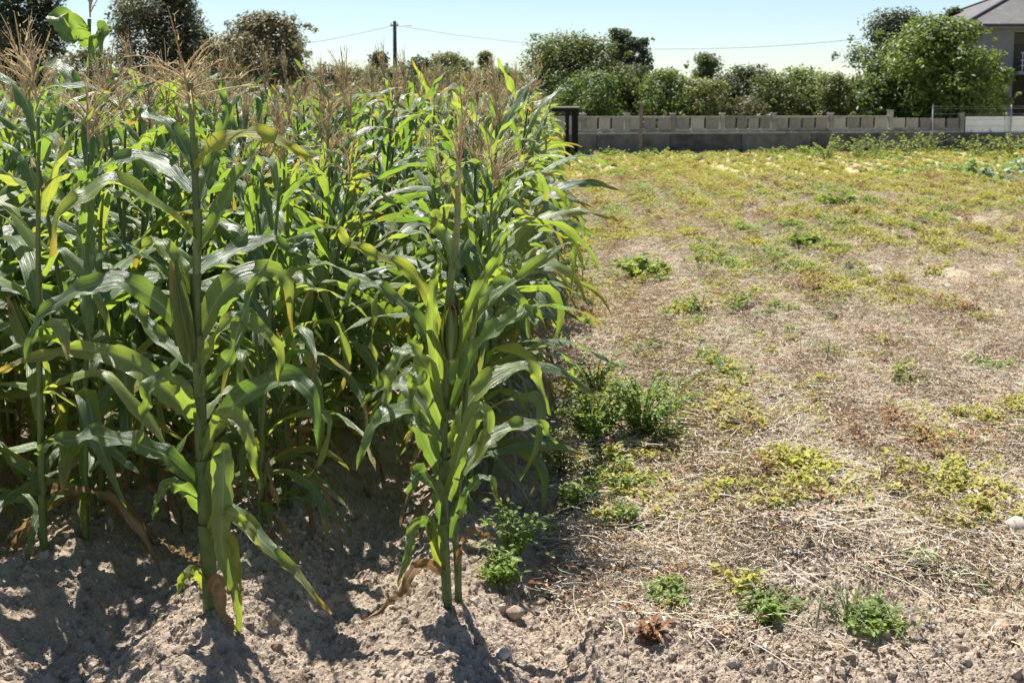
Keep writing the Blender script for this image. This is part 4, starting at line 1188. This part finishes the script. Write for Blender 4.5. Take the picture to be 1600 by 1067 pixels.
plant('weed_bush', 'low weed at the field-side foot of the bright bush', 1045, 690, 60, 40, 'weed', 508)
plant('weed', 'slender weed at the corn edge just before the shaded bush', 880, 742, 70, 75, 'weed', 509)
plant('weed', 'pale weed in the furrow between the corn edge and the dry bank', 905, 800, 60, 45, 'weed', 510)
plant('weed', 'leggy green weed growing just right of the double-stemmed corn plant', 800, 880, 90, 110, 'weed', 503)
plant('weed', 'low pale weed at the foot of the double-stemmed corn plant', 785, 905, 55, 55, 'weed', 504)
plant('potato_plant', 'upright green potato plant alone on bare litter in mid field', 1395, 612, 85, 55, 'potato', 505, 'potato plant')
plant('potato_plant', 'wide green potato clump nearest the corn in mid field', 1095, 496, 75, 50, 'potato', 506, 'potato plant')
plant('potato_plant', 'green potato clump touching the wide clump on its right', 1150, 490, 60, 42, 'potato', 507, 'potato plant')
plant('potato_plant', 'round dark green tuft far out toward the squash patch', 1475, 331, 58, 32, 'potato', 508, 'potato plant')
plant('potato_plant', 'yellow-green clump close to the corn edge farther back', 1005, 436, 75, 36, 'far', 509, 'potato plant')
plant('potato_plant', 'light green clump in the middle of the far field', 1252, 392, 62, 32, 'far', 510, 'potato plant')
plant('potato_plant', 'light green clump behind the mid-field clump', 1310, 322, 62, 24, 'far', 511, 'potato plant')
plant('potato_plant', 'green clump at the right border halfway up the field', 1545, 590, 70, 40, 'potato', 512, 'potato plant')
plant('potato_plant', 'yellowing potato plant with drooping stems in the near field', 1280, 752, 85, 62, 'yellow', 513, 'potato plant')
plant('potato_plant', 'thin yellow-green stems right of the yellowing near plant', 1372, 775, 70, 45, 'yellow', 514, 'potato plant')
plant('potato_plant', 'small yellow plant on the bank left of the yellowing one', 1145, 780, 80, 40, 'yellow', 515, 'potato plant')
plant('grass_tuft', 'bluish grass tuft on pale litter in mid field', 1292, 556, 70, 36, 'grass', 516, 'grass tuft')
plant('grass_tuft', 'thin green grass tuft between weed bush and potato plant', 1188, 596, 60, 40, 'grass', 517, 'grass tuft')
plant('grass_tuft', 'large dark grassy weed near the bottom of the field', 1345, 960, 110, 55, 'grass', 518, 'grass tuft')
plant('weed', 'dark green leafy weed at the root of the large grassy weed', 1375, 968, 100, 34, 'weed', 519)
plant('weed', 'bright green weed at the edge of the bare soil strip', 1195, 965, 80, 40, 'weed', 520)
plant('potato_plant', 'pale yellow-green sprig left of the bright weed at the bare strip', 1155, 932, 60, 45, 'yellow', 521, 'potato plant')
plant('weed', 'slim grey-green weed standing upright near the right border', 1427, 898, 38, 48, 'weed', 522)
plant('grass_tuft', 'grass tuft leaning over the litter at the right border', 1540, 905, 90, 45, 'grass', 523, 'grass tuft')
plant('weed', 'low grey-green weed on the bank by the furrow', 1040, 935, 70, 28, 'weed', 524)
plant('dead_plant', 'small russet dead plant on the bare soil strip', 1020, 998, 30, 22, 'russet', 525, 'dead plant')
plant('dead_plant', 'large russet heap of dead haulm near the right border', 1500, 712, 120, 48, 'russet', 526, 'dead plant')
plant('dead_plant', 'russet dead haulm heap left of the large one', 1330, 690, 90, 36, 'russet', 527, 'dead plant')
plant('squash_plant', 'large grey-green squash plant at the far right', 1555, 280, 75, 36, 'squash', 530, 'squash plant')
plant('squash_plant', 'squash plant left of the large one at the far right', 1505, 276, 50, 26, 'squash', 531, 'squash plant')
plant('squash_plant', 'squash plant cut by the right border of the view', 1605, 274, 60, 36, 'squash', 532, 'squash plant')
for i, px in enumerate(range(1290, 1620, 40)):
    plant('squash_plant', ['first', 'second', 'third', 'fourth', 'fifth', 'sixth', 'seventh', 'eighth', 'last'][i] + ' light green leafy vine in the row before the wall, counting toward the house', px + 9 * (i % 2), 252 - 7 * min(1, i / 4) - 3 * (i % 3), 74, 40, 'far', 540 + i, 'vine', 'leafy vines before the wall')
for i, px in enumerate(range(905, 1290, 42)):
    plant('weed', ['first', 'second', 'third', 'fourth', 'fifth', 'sixth', 'seventh', 'eighth', 'ninth', 'tenth'][i] + ' green weed along the foot of the far wall, counting from the black frame', px + 11 * (i % 3), 248 - 3 * (i % 2), 46, 14, 'far', 560 + i, 'weed', 'weeds along the foot of the wall')

# ------------------------------------------------------------------ clods and stones
def rock_mb(rs, r=1.0, rough=.6):
    th = np.linspace(0, math.pi, 6); ph_ = np.linspace(0, 2 * math.pi, 9)[:-1]
    V = []
    k1 = rs.normal(0, 1, (5, 3))
    for t in th:
        for p in ph_:
            d = np.array([math.sin(t) * math.cos(p), math.sin(t) * math.sin(p), math.cos(t)])
            f = 1 + rough * sum(math.sin(2.1 * d.dot(k) + i) for i, k in enumerate(k1)) / 4 + rs.normal(0, .12 * (0 < t < math.pi))
            V.append(d * f * r * np.array([1, .85, .7]))
    F = np.array([[i * 8 + j, i * 8 + (j + 1) % 8, (i + 1) * 8 + (j + 1) % 8, (i + 1) * 8 + j] for i in range(5) for j in range(8)])
    mb = MB(); mb.add(V, F, None, rs.random()); return mb
clods = [rock_mb(np.random.default_rng(700 + k)).mesh('clod', M['clod'], False) for k in range(7)]
rs = np.random.default_rng(77)
n = 52000
y = (2.5 ** -.6 + rs.random(n) * (9.0 ** -.6 - 2.5 ** -.6)) ** (1 / -.6)
x = (rs.random(n) - .5) * 1.05 * y
r_ = row_coord(x, y)
keep = ((r_ < .9) | (y < 4.2) | (rs.random(n) < .3)) & (fbm(x * 2.2, y * 2.2, 97) + rs.random(n) * .4 > .52)
x, y = x[keep], y[keep]; n = len(x)
sc = .0026 * (1 - rs.random(n)) ** (-.45) * (y / 3.2) ** .5; sc = np.minimum(sc, .020)
scatter('soil_clods', clods, np.stack([x, y, height(x, y) + sc * .05], 1), rs.uniform(0, 6.28, (n, 3)), sc, rs.integers(0, 7, n), 'crumbly dry soil clods scattered over the bare ridges', 'soil clods')
print('clods', n)
for i, (px, py, r, key, lab) in enumerate([
        (803, 962, .033, 'clod', 'large round dirt clod right of the double-stemmed corn plant'),
        (786, 1026, .024, 'stone', 'small pale stone on the bare soil near the bottom edge'),
        (1107, 808, .030, 'stone', 'pale stone on the bank between corn and dry field'),
        (1525, 803, .036, 'stone', 'pale stone in the litter near the right border'),
        (1590, 828, .045, 'stone', 'big pale stone cut by the right border'),
        (990, 975, .022, 'clod', 'small clod between the furrow and the russet dead plant'),
        (745, 985, .020, 'clod', 'small clod in front of the double-stemmed corn plant')]):
    p = ground_px(px, py)
    o = link('stone' if key == 'stone' else 'soil_clod', rock_mb(np.random.default_rng(800 + i), r, .3).mesh('stone', M[key]), None, p + [0, 0, r * .35])
    tag(o, lab, 'stone' if key == 'stone' else 'clod')
